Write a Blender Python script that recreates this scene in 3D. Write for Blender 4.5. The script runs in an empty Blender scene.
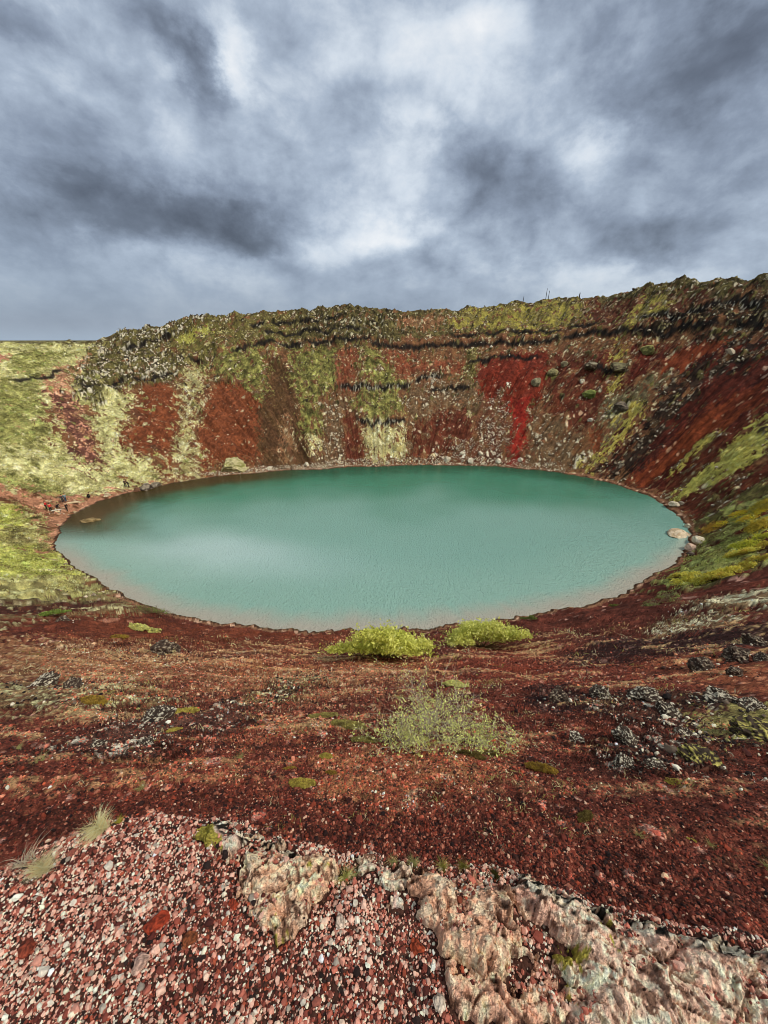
import numpy as np, math
# ------------------------------------------------------------------ noise
def _hash(ix, iy, seed):
    h = (ix.astype(np.int64)*374761393 + iy.astype(np.int64)*668265263 + seed*1442695041) & 0xffffffff
    h = ((h ^ (h >> 13))*1274126177) & 0xffffffff
    return (h ^ (h >> 16)) & 0xffff
def perlin(x, y, seed=0):
    x = np.asarray(x, float); y = np.asarray(y, float)
    ix = np.floor(x); iy = np.floor(y); fx = x-ix; fy = y-iy
    ix = ix.astype(np.int64); iy = iy.astype(np.int64)
    u = fx*fx*fx*(fx*(fx*6-15)+10); v = fy*fy*fy*(fy*(fy*6-15)+10)
    def g(i, j, a, b):
        h = _hash(i, j, seed)*(2*math.pi/65536.0)
        return np.cos(h)*a + np.sin(h)*b
    n00 = g(ix, iy, fx, fy); n10 = g(ix+1, iy, fx-1, fy)
    n01 = g(ix, iy+1, fx, fy-1); n11 = g(ix+1, iy+1, fx-1, fy-1)
    a = n00+u*(n10-n00); b = n01+u*(n11-n01)
    return (a+v*(b-a))*1.42
def fbm(x, y, octv=4, seed=0, gain=.5, lac=2.03):
    s = 0.; a = 1.; t = 0.; f = 1.
    for o in range(octv):
        s = s + a*perlin(x*f+17.3*o, y*f-9.1*o, seed+o*7); t += a; a *= gain; f *= lac
    return s/t
def ridged(x, y, octv=4, seed=0, gain=.55):
    s = 0.; a = 1.; t = 0.; f = 1.
    for o in range(octv):
        s = s + a*(1-2*np.abs(perlin(x*f+3.3*o, y*f+5.7*o, seed+o*11))); t += a; a *= gain; f *= 2.07
    return s/t
def worley(x, y, seed=0):
    """distance to nearest and second nearest jittered cell centre, and a random number of the nearest cell"""
    ix = np.floor(x).astype(np.int64); iy = np.floor(y).astype(np.int64)
    d1 = np.full(np.shape(x), 9.); d2 = d1.copy(); cid = np.zeros(np.shape(x))
    for i in (-1, 0, 1):
        for j in (-1, 0, 1):
            hx = _hash(ix+i, iy+j, seed)/65536.; hy = _hash(ix+i, iy+j, seed+101)/65536.
            d = np.hypot(ix+i+hx-x, iy+j+hy-y)
            c = _hash(ix+i, iy+j, seed+202)/65536.
            n = d < d1
            d2 = np.where(n, d1, np.minimum(d2, d)); cid = np.where(n, c, cid); d1 = np.where(n, d, d1)
    return d1, d2, cid
def facets(x, y, seed=0, tilt=1.):
    """broken rock faces: every cell is a flat face with its own level and slant"""
    ix = np.floor(x).astype(np.int64); iy = np.floor(y).astype(np.int64)
    d1 = np.full(np.shape(x), 9.); d2 = d1.copy(); h = np.zeros(np.shape(x))
    for i in (-1, 0, 1):
        for j in (-1, 0, 1):
            qx = ix+i+_hash(ix+i, iy+j, seed)/65536.; qy = iy+j+_hash(ix+i, iy+j, seed+101)/65536.
            d = np.hypot(qx-x, qy-y); a = _hash(ix+i, iy+j, seed+303)*(2*math.pi/65536.)
            v = (_hash(ix+i, iy+j, seed+202)/65536.-.5)+tilt*((x-qx)*np.cos(a)+(y-qy)*np.sin(a))
            n = d < d1; d2 = np.where(n, d1, np.minimum(d2, d)); h = np.where(n, v, h); d1 = np.where(n, d, d1)
    return h, d1, d2
def sm(a, b, x):
    t = np.clip((x-a)/(b-a), 0, 1); return t*t*(3-2*t)
# ------------------------------------------------------------------ crater shape
CX, CY = 0., 65.
SHORE_T = [-174.3, -168.2, -161.0, -154.6, -146.9, -137.3, -127.2, -115.2, -101.4, -90.0, -78.0, -64.6, -51.4, -42.7, -34.2, -27.3, -22.3, -14.9, -6.9, 1.7, 9.9, 19.5, 30.5, 42.6, 61.3, 90.0, 120.0, 142.9, 154.1, 163.8, 170.8, 178.4]
SHORE_R = [56.4, 53.4, 49.5, 45.6, 42.2, 39.2, 36.0, 33.4, 31.2, 30.5, 30.9, 31.9, 34.5, 37.2, 40.3, 42.1, 45.3, 48.8, 52.8, 55.4, 56.6, 55.2, 50.6, 44.0, 35.9, 30.6, 32.5, 41.3, 48.5, 54.2, 57.8, 58.8]
RIM_T = [-178.0, -165.0, -150.0, -120.0, -100.0, -90.0, -80.0, -60.0, -45.0, -20.0, 0.0, 17.6, 24.4, 30.3, 35.8, 38.6, 41.5, 43.8, 46.0, 50.9, 57.0, 61.5, 69.3, 79.6, 86.3, 93.3, 97.8, 102.2, 108.6, 114.5, 121.7, 124.8, 128.3, 132.4, 136.9, 141.1, 146.6, 153.1, 158.8]
RIM_R = [114.0, 105.0, 92.0, 72.0, 66.0, 65.0, 66.0, 70.0, 78.0, 90.0, 97.0, 99.7, 100.7, 101.7, 102.5, 103.0, 103.5, 103.9, 103.8, 102.7, 101.2, 100.0, 98.2, 91.3, 86.7, 85.7, 87.9, 90.2, 93.3, 98.1, 104.6, 107.4, 110.6, 113.6, 116.7, 119.5, 122.5, 124.3, 125.7]
RIM_Z = [27.5, 26.0, 26.0, 26.5, 27.0, 27.0, 27.0, 29.0, 32.0, 37.0, 41.0, 42.3, 43.6, 44.4, 44.9, 45.0, 44.2, 43.4, 42.3, 42.7, 42.6, 41.9, 40.6, 39.2, 38.7, 39.6, 40.9, 40.1, 39.5, 39.2, 38.2, 37.9, 36.8, 34.2, 31.6, 29.8, 29.2, 29.3, 28.9]

def periodic(th, deg, val):
    d = np.array(deg, float); v = np.array(val, float)
    return np.interp(np.degrees(th), np.concatenate([d-360, d, d+360]), np.concatenate([v, v, v]))
_g = np.radians(np.arange(-180, 180.01, .25))
def _smooth(v, w):
    k = np.hanning(w*2+1)[1:-1]; k /= k.sum(); v = v[:-1]
    vv = np.concatenate([v[-w*2:], v, v[:w*2]])
    o = np.convolve(vv, k, 'same')[w*2:-w*2]
    return np.append(o, o[0])
_SH = _smooth(periodic(_g, SHORE_T, SHORE_R), 8)
_RR = _smooth(periodic(_g, RIM_T, RIM_R), 16)
_RZ = _smooth(periodic(_g, RIM_T, RIM_Z), 5)
_WL = _smooth(periodic(_g, [-180,-150,-120,-60,-30,0,60,130,145,160,180], [1,.6,0,0,0,0,0,0,.4,1,1]), 20)
_WF = _smooth(periodic(_g, [-180,-60,-20,10,60,120,140,155], [0,0,.3,1,1,1,.8,0]), 20)
def polar(x, y):
    dx = x-CX; dy = y-CY
    th = np.arctan2(dy, dx); r = np.hypot(dx, dy)
    q = (np.degrees(th)+180)/.25
    i = np.clip(q.astype(int), 0, 1439); f = q-i
    def L(T): return T[i]*(1-f)+T[i+1]*f
    rs = L(_SH)+.7*perlin(th*8, th*0, 4)+.5*perlin(th*25, th*0, 5)+.28*perlin(th*70, th*0, 6); rr = L(_RR); s = (r-rs)/(rr-rs)
    return th, r, rs, rr, L(_RZ), s, L(_WL), L(_WF)
def zbase(x, y, full=False):
    th, r, rs, rr, rz, s, wl, wf = polar(x, y)
    pf = np.interp(s, [0,.015,.05,.69,.74,.80,.86,.90,.95,1.0], [0,.008,.03,.69,.75,.80,.86,.91,.96,1.0])
    pl = np.interp(s, [0,.03,.10,.25,.6,.85,1], [0,.015,.05,.19,.62,.90,1])
    pn = np.interp(s, [0,.02,.06,.93,1], [0,.01,.04,.945,1])
    z = pf*wf+pl*wl+pn*np.clip(1-wf-wl, 0, 1)
    z = z*rz
    z = np.where(s < 0, -np.minimum(7, (rs-r)*.22), z)
    out = np.clip(r-rr, 0, None)
    z = z - 14*(1-np.exp(-out/70.)) - (s > 1)*np.minimum(out, 30)*.03
    if full: return z, (th, r, rs, rr, rz, s, wl, wf)
    return z

SKY_BASE = .60; SKY_N1 = .3; SKY_N2 = 1.35; SKY_G = 1.03; SUN_E = 1.5; EXPO = .88; PIG = 1.12
CLOUDS = [(-0.597,0.259,0.357,0.056,-0.07,-0.41),(-0.309,0.220,0.129,0.041,-0.35,-0.25),(-0.378,0.494,0.130,0.034,-0.61,-0.37),(-0.651,0.530,0.127,0.037,0.00,-0.23),(-0.620,0.437,0.115,0.048,-0.35,0.14),(-0.295,0.491,0.041,0.100,0.31,0.34),(-0.106,0.394,0.118,0.064,0.00,-0.11),(0.086,0.478,0.131,0.050,0.00,0.21),(0.060,0.405,0.068,0.026,0.00,0.18),(0.215,0.325,0.122,0.052,0.00,-0.28),(0.401,0.491,0.130,0.076,0.00,-0.07),(0.551,0.423,0.173,0.095,0.35,-0.30),(0.632,0.517,0.110,0.050,0.00,-0.14),(0.411,0.359,0.090,0.039,0.00,0.25),(0.370,0.259,0.252,0.037,0.00,-0.09),(0.555,0.198,0.195,0.035,0.00,-0.30),(0.749,0.285,0.104,0.048,0.00,-0.14),(0.024,0.220,0.118,0.031,0.00,0.30),(-0.134,0.259,0.084,0.033,0.00,0.16),(-0.217,0.171,0.132,0.026,0.00,0.14),(0.036,0.146,0.222,0.026,0.00,-0.11),(0.256,0.158,0.155,0.030,0.00,0.16),(0.617,0.133,0.201,0.023,0.00,0.11),(-0.774,0.180,0.175,0.045,0.00,-0.11),(-0.470,0.348,0.161,0.033,0.00,0.07),(0.338,0.430,0.077,0.041,0.00,0.07),(0.156,0.530,0.218,0.049,0.00,0.14),(0.497,0.478,0.206,0.077,0.17,-0.14),(-0.661,0.317,0.224,0.077,0.00,-0.12),]
# ------------------------------------------------------------------ scene helpers
import bpy, bmesh, random
from mathutils import Vector, Matrix
rng = np.random.default_rng(7)
random.seed(7)
scene = bpy.context.scene
COL = scene.collection
def lin(c):
    c = np.array(c, float)/255.
    l = np.where(c <= .04045, c/12.92, ((c+.055)/1.055)**2.4)
    return l
def pig(c):
    """surface pigment: a little greyer than the look of the thing, since light bouncing between the grains adds colour"""
    l = lin(c); g = float(l@np.array([.3, .55, .15])); k = .03 if l[0] > 1.35*l[1] else .15; return np.clip((l*(1-k)+g*k)*PIG*np.array([1.04, 1., .83]), 0, .82)
def deepen(c, p=.18, e=1.32):
    """wider spread between dark and pale grains, hue kept"""
    l = np.maximum(c@np.array([.3, .55, .15]), 1e-4)[..., None]; return np.clip(c*np.where(l < p, (l/p)**(e-1), (l/p)**.06), .002, .8)
def tag(o, label=None, cat=None, group=None, kind=None):
    if label: o['label'] = label
    if cat: o['category'] = cat
    if group: o['group'] = group
    if kind: o['kind'] = kind
    return o
def empty(name, loc, rz=0):
    o = bpy.data.objects.new(name, None); COL.objects.link(o)
    o.location = loc; o.rotation_euler = (0, 0, rz); o.empty_display_size = .2
    return o
def npmesh(name, V, Fc, mat, parent=None, col=None, smooth=False, attrs=None):
    """V (n,3), Fc (m,k) index array -> one mesh object; col is a per-vertex linear colour"""
    V = np.asarray(V, np.float32); Fc = np.asarray(Fc, np.int32)
    me = bpy.data.meshes.new(name)
    n, (m, k) = len(V), Fc.shape
    me.vertices.add(n); me.vertices.foreach_set('co', V.ravel())
    me.loops.add(m*k); me.loops.foreach_set('vertex_index', Fc.ravel())
    me.polygons.add(m); me.polygons.foreach_set('loop_start', np.arange(0, m*k, k, dtype=np.int32))
    try: me.polygons.foreach_set('loop_total', np.full(m, k, np.int32))
    except Exception: pass
    me.polygons.foreach_set('use_smooth', np.full(m, smooth))
    me.update(calc_edges=True)
    if col is not None:
        a = me.color_attributes.new('tint', 'FLOAT_COLOR', 'POINT')
        c = np.ones((n, 4), np.float32); c[:, :col.shape[1]] = col
        a.data.foreach_set('color', c.ravel())
    for nm, v in (attrs or {}).items():
        a = me.attributes.new(nm, 'FLOAT', 'POINT'); a.data.foreach_set('value', np.asarray(v, np.float32))
    me.materials.append(mat)
    o = bpy.data.objects.new(name, me); COL.objects.link(o)
    if parent is not None: o.parent = parent
    return o
_ico = {}
def ico(sub):
    if sub not in _ico:
        bm = bmesh.new(); bmesh.ops.create_icosphere(bm, subdivisions=sub, radius=1)
        v = np.array([p.co[:] for p in bm.verts]); f = np.array([[q.index for q in p.verts] for p in bm.faces]); bm.free()
        _ico[sub] = (v, f)
    return _ico[sub]
def inside(px, py, poly):
    P = np.asarray(poly, float); r = np.zeros(np.shape(px), bool)
    j = len(P)-1
    for i in range(len(P)):
        xi, yi = P[i]; xj, yj = P[j]
        if yi != yj:
            r ^= ((yi > py) != (yj > py)) & (px < (xj-xi)*(py-yi)/(yj-yi)+xi)
        j = i
    return r
def sdist(px, py, poly):
    """signed distance, positive inside"""
    P = np.asarray(poly, float); d = np.full(np.shape(px), 1e9)
    for i in range(len(P)):
        a = P[i-1]; b = P[i]; e = b-a; L = (e*e).sum()+1e-12
        t = np.clip(((px-a[0])*e[0]+(py-a[1])*e[1])/L, 0, 1)
        d = np.minimum(d, np.hypot(px-a[0]-t*e[0], py-a[1]-t*e[1]))
    return np.where(inside(px, py, P), d, -d)
# ------------------------------------------------------------------ materials
def newmat(name):
    m = bpy.data.materials.new(name); m.use_nodes = True
    nt = m.node_tree; return m, nt, nt.nodes['Principled BSDF']
def N(nt, t, **k):
    n = nt.nodes.new(t)
    for a, b in k.items():
        if a in n.inputs: n.inputs[a].default_value = b
        else: setattr(n, a, b)
    return n
def mixc(nt, a, b, fac, mode='MIX'):
    n = nt.nodes.new('ShaderNodeMix'); n.data_type = 'RGBA'; n.blend_type = mode
    for i, v in ((0, fac), (6, a), (7, b)):
        if hasattr(v, 'links'): nt.links.new(v, n.inputs[i])
        else: n.inputs[i].default_value = v if i == 0 else (*v, 1)
    return n.outputs[2]
def mth(nt, op, a, b=None, c=None):
    n = nt.nodes.new('ShaderNodeMath'); n.operation = op
    for i, v in enumerate((a, b, c)):
        if v is None: continue
        if hasattr(v, 'links'): nt.links.new(v, n.inputs[i])
        else: n.inputs[i].default_value = v
    return n.outputs[0]
def ramp(nt, v, a, b, c=0., d=1., smooth=True):
    n = nt.nodes.new('ShaderNodeMapRange'); n.interpolation_type = 'SMOOTHSTEP' if smooth else 'LINEAR'
    nt.links.new(v, n.inputs[0])
    for i, q in zip((1, 2, 3, 4), (a, b, c, d)): n.inputs[i].default_value = q
    return n.outputs[0]
def noise(nt, vec, scale, detail=3, rough=.5, dist=0):
    n = N(nt, 'ShaderNodeTexNoise', Scale=scale, Detail=detail, Roughness=rough, Distortion=dist)
    if vec is not None: nt.links.new(vec, n.inputs['Vector'])
    return n
def voro(nt, vec, scale, feature='F1', rnd=1.):
    n = N(nt, 'ShaderNodeTexVoronoi', Scale=scale, Randomness=rnd); n.feature = feature
    if vec is not None: nt.links.new(vec, n.inputs['Vector'])
    return n
def tintmat(name, rough=.9, grain=(), bump=(), spec=.25):
    """surface colour from the mesh's own pigment attribute, broken up by noise grains; bump from noises"""
    m, nt, bs = newmat(name)
    at = N(nt, 'ShaderNodeAttribute', attribute_name='tint')
    tc = N(nt, 'ShaderNodeTexCoord'); vec = tc.outputs['Object']
    c = at.outputs['Color']
    for kind, sc, lo, hi in grain:
        if kind == 'n':
            f = ramp(nt, noise(nt, vec, sc, 3, .6).outputs['Fac'], .3, .7, lo, hi, False)
        else:
            v = voro(nt, vec, sc); sp = N(nt, 'ShaderNodeSeparateColor'); nt.links.new(v.outputs['Color'], sp.inputs[0])
            f = ramp(nt, sp.outputs[0], 0, 1, lo, hi, False)
        vm = nt.nodes.new('ShaderNodeVectorMath'); vm.operation = 'SCALE'
        nt.links.new(c, vm.inputs[0]); nt.links.new(f, vm.inputs['Scale']); c = vm.outputs[0]
    nt.links.new(c, bs.inputs['Base Color'])
    bs.inputs['Roughness'].default_value = rough
    bs.inputs['Specular IOR Level'].default_value = spec
    nrm = None
    for kind, sc, st, ds in bump:
        t = noise(nt, vec, sc, 4, .6).outputs['Fac'] if kind == 'n' else voro(nt, vec, sc).outputs['Distance']
        b = N(nt, 'ShaderNodeBump', Strength=st, Distance=ds)
        if kind == 'v': b.invert = True
        nt.links.new(t, b.inputs['Height'])
        if nrm is not None: nt.links.new(nrm, b.inputs['Normal'])
        nrm = b.outputs[0]
    if nrm is not None: nt.links.new(nrm, bs.inputs['Normal'])
    return m
M_ground = tintmat('scoria_ground', .95, [('v', 38, .55, 1.45), ('n', 9, .75, 1.25), ('n', 2.2, .8, 1.2)], [('v', 38, .9, .02), ('n', 7, .6, .08), ('n', 1.6, .45, .3)], .12)
M_pebble = tintmat('scoria_pebble', .85, [('n', 120, .8, 1.2)], [('n', 260, .35, .004)], .25)
M_stone = tintmat('lava_stone', .9, [('n', 9, .7, 1.3), ('n', 30, .8, 1.2)], [('n', 14, .7, .05), ('n', 45, .6, .015)], .2)
M_rock = tintmat('ledge_rock', .92, [('n', 45, .75, 1.3), ('v', 130, .85, 1.2), ('n', 140, .8, 1.25)], [('n', 40, 1., .02), ('v', 75, .7, .008), ('n', 130, .9, .008)], .15)
M_leaf = tintmat('leaf', .65, [], [], .3)
def _leaf():
    nt = M_leaf.node_tree; bs = nt.nodes['Principled BSDF']; t = nt.nodes.new('ShaderNodeBsdfTranslucent'); m = nt.nodes.new('ShaderNodeMixShader'); m.inputs[0].default_value = .38
    nt.links.new(nt.nodes['Attribute'].outputs['Color'], t.inputs[0]); nt.links.new(bs.outputs[0], m.inputs[1]); nt.links.new(t.outputs[0], m.inputs[2]); nt.links.new(m.outputs[0], nt.nodes['Material Output'].inputs[0])
_leaf()
M_cloth = tintmat('clothing', .8, [], [], .2)
M_wood = tintmat('weathered_wood', .85, [('n', 6, .8, 1.2)], [], .2)

# ------------------------------------------------------------------ pigment zones of the crater
ZONES = [
('grass', [(-115.2,114.0),(-102.1,132.3),(-86.9,138.3),(-87.8,127.8),(-92.3,116.8),(-90.2,106.5),(-82.7,96.5),(-72.6,87.3),(-64.3,83.4),(-53.5,83.2),(-51.3,80.8),(-59.8,72.3),(-63.8,70.0),(-72.7,68.6),(-78.9,65.3)]),
('grass', [(-77.3,106.0),(-71.9,115.5),(-66.2,98.1),(-63.2,91.7),(-53.4,87.7),(-50.6,81.7),(-62.6,80.4),(-70.5,91.7)]),
('grass_green', [(-99.4,94.8),(-93.9,107.8),(-85.3,99.7),(-75.5,87.2),(-77.6,80.1),(-84.4,75.6)]),
('grass_green', [(-76.1,71.0),(-70.3,74.5),(-63.6,73.9),(-63.5,70.1),(-67.8,68.5),(-74.4,66.8)]),
('grass_green', [(-104.5,116.2),(-98.4,126.6),(-91.0,119.0),(-93.0,106.5),(-98.6,106.3)]),
('gully', [(-91.8,125.8),(-90.4,131.0),(-87.7,121.5),(-85.5,112.3),(-80.4,103.8),(-72.5,94.6),(-65.3,86.1),(-64.6,83.2),(-70.3,86.2),(-79.2,94.3),(-87.2,102.5),(-90.8,108.8),(-92.3,117.7)]),
('gully_dark', [(-85.6,102.1),(-82.6,104.8),(-73.4,94.0),(-65.7,86.0),(-65.1,83.4),(-72.0,87.8),(-78.9,94.5)]),
('pink', [(-110.6,111.4),(-103.8,114.6),(-101.8,109.1),(-104.9,104.3)]),
('crag', [(-90.7,136.1),(-85.0,144.4),(-76.5,148.9),(-68.5,151.7),(-60.4,153.3),(-53.2,154.1),(-48.9,143.6),(-51.9,135.9),(-57.1,131.3),(-61.3,129.6),(-63.3,122.5),(-69.3,119.1),(-76.2,116.2),(-76.9,105.2),(-80.8,105.7),(-85.8,113.6),(-87.7,121.5),(-90.8,130.7)]),
('moss_olive', [(-74.5,139.3),(-63.8,148.0),(-52.7,152.0),(-29.6,152.3),(-27.6,137.5),(-40.2,138.1),(-52.1,136.7),(-62.2,132.2),(-70.3,132.6)]),
('gold', [(-71.4,141.7),(-61.6,146.4),(-58.6,144.3),(-67.9,139.4)]),
('rust', [(-71.5,117.8),(-66.9,120.6),(-62.7,118.6),(-58.8,115.0),(-55.4,106.9),(-54.3,99.2),(-49.8,85.6),(-52.4,86.4),(-58.0,95.8),(-58.6,94.4),(-59.8,90.7),(-64.1,92.7),(-66.5,97.2),(-65.7,101.1),(-68.8,109.5)]),
('rust', [(-51.1,124.6),(-46.5,123.6),(-41.0,121.1),(-35.7,115.9),(-31.5,99.6),(-31.0,94.0),(-37.0,95.8),(-43.4,93.6),(-41.4,85.6),(-43.1,86.8),(-47.9,94.6),(-50.6,100.2),(-50.4,105.8),(-52.0,116.7)]),
('brown_scree', [(-37.5,131.0),(-32.0,132.5),(-26.4,124.5),(-24.1,112.7),(-19.2,102.9),(-17.9,96.3),(-23.8,93.1),(-30.2,90.7),(-33.5,102.6),(-35.0,112.5)]),
('tan_scree', [(-28.7,112.6),(-25.8,109.0),(-22.8,96.1),(-24.9,93.8),(-28.1,102.7)]),
('pale_grass', [(-62.0,129.7),(-56.6,130.8),(-55.7,121.7),(-53.5,111.1),(-52.3,103.6),(-48.5,94.9),(-43.7,86.6),(-47.9,85.6),(-52.9,95.6),(-55.2,107.1),(-58.7,116.4)]),
('green', [(-56.8,131.3),(-50.9,135.9),(-40.2,138.1),(-37.5,131.0),(-35.5,117.6),(-41.8,122.0),(-51.3,125.4)]),
('green', [(-30.0,135.8),(-19.4,138.2),(-13.7,136.1),(-12.4,126.1),(-16.2,120.7),(-19.4,116.5),(-17.7,111.4),(-16.1,103.8),(-19.5,103.1),(-23.4,107.6),(-24.1,116.3),(-28.1,123.6)]),
('green', [(-8.3,133.2),(-1.3,136.1),(0.0,131.2),(4.3,124.6),(6.4,122.5),(4.8,118.8),(7.1,116.9),(5.8,112.1),(-3.4,109.1),(-8.3,112.3),(-9.4,115.6),(-5.6,118.2),(-3.6,120.7),(-7.4,125.1)]),
('pale_grass', [(-21.4,102.8),(-16.2,104.4),(-12.9,98.0),(-16.3,94.0)]),
('pale_grass', [(-6.7,108.2),(6.0,109.5),(7.0,100.8),(2.9,98.1),(-5.0,97.6)]),
('red_scree', [(-15.5,134.7),(-8.7,135.4),(-8.3,126.6),(-10.2,121.2),(-11.5,117.0),(-13.8,120.7)]),
('red_scree', [(0.0,134.3),(5.2,136.3),(9.1,135.4),(13.0,129.8),(10.6,125.8),(5.0,126.0)]),
('red_scree', [(11.5,131.9),(24.6,133.9),(29.8,130.7),(29.2,126.7),(14.5,128.3)]),
('dark_red', [(-12.1,112.5),(-9.2,113.0),(-5.4,103.1),(-5.8,97.3),(-11.0,96.9)]),
('dark_red', [(7.4,109.7),(16.5,116.4),(25.1,115.1),(25.7,103.9),(14.9,99.1),(7.5,100.7)]),
('moss_olive', [(26.7,137.1),(31.0,138.0),(27.3,118.1),(27.5,112.2),(24.1,111.8),(23.8,122.7)]),
('bright_red', [(29.8,130.7),(42.3,129.2),(50.0,126.9),(49.2,119.5),(45.6,112.9),(42.1,110.2),(38.9,101.1),(36.4,94.6),(30.6,95.9),(33.0,102.8),(35.3,109.5),(30.7,111.3),(28.7,115.9),(27.8,121.7)]),
('crimson', [(35.8,114.8),(41.7,113.7),(40.2,106.8),(35.5,94.9),(31.6,95.7),(35.1,105.3)]),
('white_scree', [(29.8,117.4),(35.2,116.0),(34.5,105.2),(31.3,96.6),(16.0,96.6),(15.1,100.6),(25.7,103.9)]),
('scree_grey', [(-17.2,114.8),(-11.6,118.1),(-9.8,113.1),(-12.0,111.6),(-11.0,96.5),(-18.9,93.9),(-16.1,103.8)]),
('scree_grey', [(6.3,119.1),(17.4,125.3),(27.5,121.8),(27.3,114.5),(16.5,116.4),(7.4,110.6)]),
('dark_red', [(50.7,125.2),(65.0,113.8),(61.9,103.8),(58.5,101.7),(53.8,98.0),(48.6,96.6),(43.2,108.6),(46.6,113.5)]),
('scree_grey', [(41.9,109.5),(46.9,103.5),(49.7,96.4),(51.8,91.3),(51.5,87.5),(47.0,90.7),(36.4,94.6),(38.9,101.1)]),
('rust', [(52.3,97.4),(55.4,96.7),(53.1,91.5),(50.9,92.8)]),
('scree_olive', [(57.5,102.9),(61.8,102.9),(69.1,100.0),(69.4,97.5),(64.8,95.8),(61.1,92.1),(55.7,89.3),(51.1,86.5),(49.4,89.0),(53.7,93.6),(54.9,98.6)]),
('yellow', [(58.9,98.9),(63.0,97.3),(63.0,94.6),(58.6,89.8),(53.9,89.9),(49.9,87.8),(48.9,89.4),(52.8,91.9),(56.8,94.4)]),
('yellow', [(63.3,115.6),(66.0,112.1),(63.7,106.5),(59.1,103.6),(58.4,104.9),(61.0,109.2)]),
('yellow', [(70.2,99.4),(72.7,101.5),(73.4,100.5),(71.3,98.2)]),
('deep_red', [(65.9,112.3),(68.5,111.9),(84.8,94.3),(88.7,85.4),(73.5,64.0),(70.7,70.6),(67.0,72.8),(61.0,72.5),(58.4,73.8),(57.0,77.2),(53.2,85.3),(51.0,86.2),(56.2,89.5),(62.6,93.5),(69.4,97.5),(72.5,101.0),(67.8,104.6),(62.9,102.9)]),
('dark_scree', [(73.1,98.1),(78.9,95.0),(83.1,91.2),(81.3,88.1),(73.7,89.5),(66.7,87.6),(60.0,84.3),(55.2,82.2),(51.8,85.5),(57.5,87.8),(63.3,92.8),(68.9,96.3)]),
('dark_scree', [(77.0,106.9),(85.4,95.2),(87.3,90.0),(84.9,86.2),(75.9,100.1)]),
('orange_red', [(78.0,82.3),(75.3,77.8),(69.2,79.3),(61.2,79.1),(56.1,79.2),(54.9,81.6),(62.3,83.5),(70.9,85.7)]),
('orange_red', [(69.0,104.8),(76.5,101.4),(81.3,96.6),(74.8,97.7),(69.3,100.6)]),
('dark_red', [(75.1,77.3),(73.1,74.3),(66.5,74.4),(59.0,72.6),(58.0,75.6),(66.7,77.3)]),
('yellow', [(65.0,80.2),(68.5,79.0),(68.1,77.6),(62.0,77.2),(60.3,77.9)]),
('yellow_green', [(73.8,73.8),(67.6,64.7),(65.0,66.4),(62.6,67.3),(59.9,68.0),(58.1,70.5),(58.9,72.8),(62.3,72.1),(66.3,73.5)]),
('dark_red', [(67.3,65.5),(68.2,63.0),(63.6,57.1),(59.8,61.4),(55.7,61.2),(52.2,59.5),(57.0,68.1),(59.8,66.6),(63.7,65.4)]),
('dark_green', [(63.4,58.9),(41.4,35.1),(37.7,34.9),(32.7,33.5),(35.0,39.5),(37.5,43.2),(44.7,48.3),(49.2,52.5),(51.9,57.5),(54.1,61.0),(57.2,61.9),(60.6,61.8)]),
('veg', [(55.9,57.8),(58.2,53.6),(51.4,46.0),(47.0,45.0),(50.0,49.7)]),
('veg', [(46.1,48.9),(48.5,46.6),(43.3,39.4),(39.9,37.3),(38.3,39.4),(34.3,37.0),(35.7,40.4)]),
('crest_rock', [(-29.8,153.5),(-11.9,152.1),(5.6,151.3),(5.4,144.0),(-1.3,135.8),(-11.1,137.2),(-27.6,137.5)]),
('crest_rock', [(71.9,139.4),(77.5,133.6),(83.2,124.9),(87.8,116.3),(91.8,106.6),(95.0,95.1),(92.5,91.5),(88.9,101.8),(80.3,118.8),(74.0,125.6),(70.8,136.7)]),
('crest_dark_red', [(64.7,144.7),(75.4,129.1),(89.3,102.4),(92.5,91.5),(88.7,85.4),(84.8,94.3),(69.8,115.2),(62.6,129.1),(62.2,138.5)]),
('moss_yellow', [(22.6,152.1),(34.6,156.0),(47.6,152.3),(59.1,146.7),(63.3,142.3),(62.4,137.1),(55.3,133.6),(38.6,141.2),(22.9,148.3)]),
('tan_scree', [(4.5,148.7),(22.8,153.8),(21.5,148.2),(3.7,144.3)]),
('moss_yellow', [(75.8,127.1),(79.1,122.2),(77.9,119.2),(74.4,116.5),(69.6,118.1),(67.1,119.6),(70.7,124.8)]),
('dark_crag', [(70.2,116.6),(78.0,113.5),(84.4,109.8),(88.2,100.4),(85.4,95.2),(78.2,105.1)]),
('green_band', [(-72.4,55.6),(-68.4,66.1),(-63.1,64.3),(-56.6,59.1),(-51.3,53.1),(-45.9,48.1),(-39.1,43.6),(-34.1,40.9),(-36.6,35.4),(-40.3,27.3)]),
('bright_grass', [(-56.3,40.6),(-54.4,51.6),(-48.0,49.0),(-44.1,45.5),(-44.8,43.6),(-49.9,35.1)]),
('bright_grass', [(-70.3,55.9),(-67.3,63.7),(-62.3,60.7),(-60.7,55.7),(-65.3,50.8)]),
('path', [(-76.9,63.1),(-72.5,68.2),(-69.8,69.4),(-65.8,69.1),(-63.6,69.7),(-61.7,72.3),(-58.3,76.3),(-55.9,79.3),(-52.4,81.7),(-49.5,79.6),(-55.0,74.3),(-57.5,66.2),(-55.5,59.5),(-51.7,53.1),(-55.6,57.1),(-61.4,63.9),(-66.8,65.0),(-71.2,62.9),(-73.7,59.5)]),
('lichen_band', [(-41.1,27.9),(-37.9,36.9),(-33.6,41.1),(-29.0,38.7),(-26.5,37.5),(-26.5,29.5),(-29.2,25.8),(-26.9,17.4)]),
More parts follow.
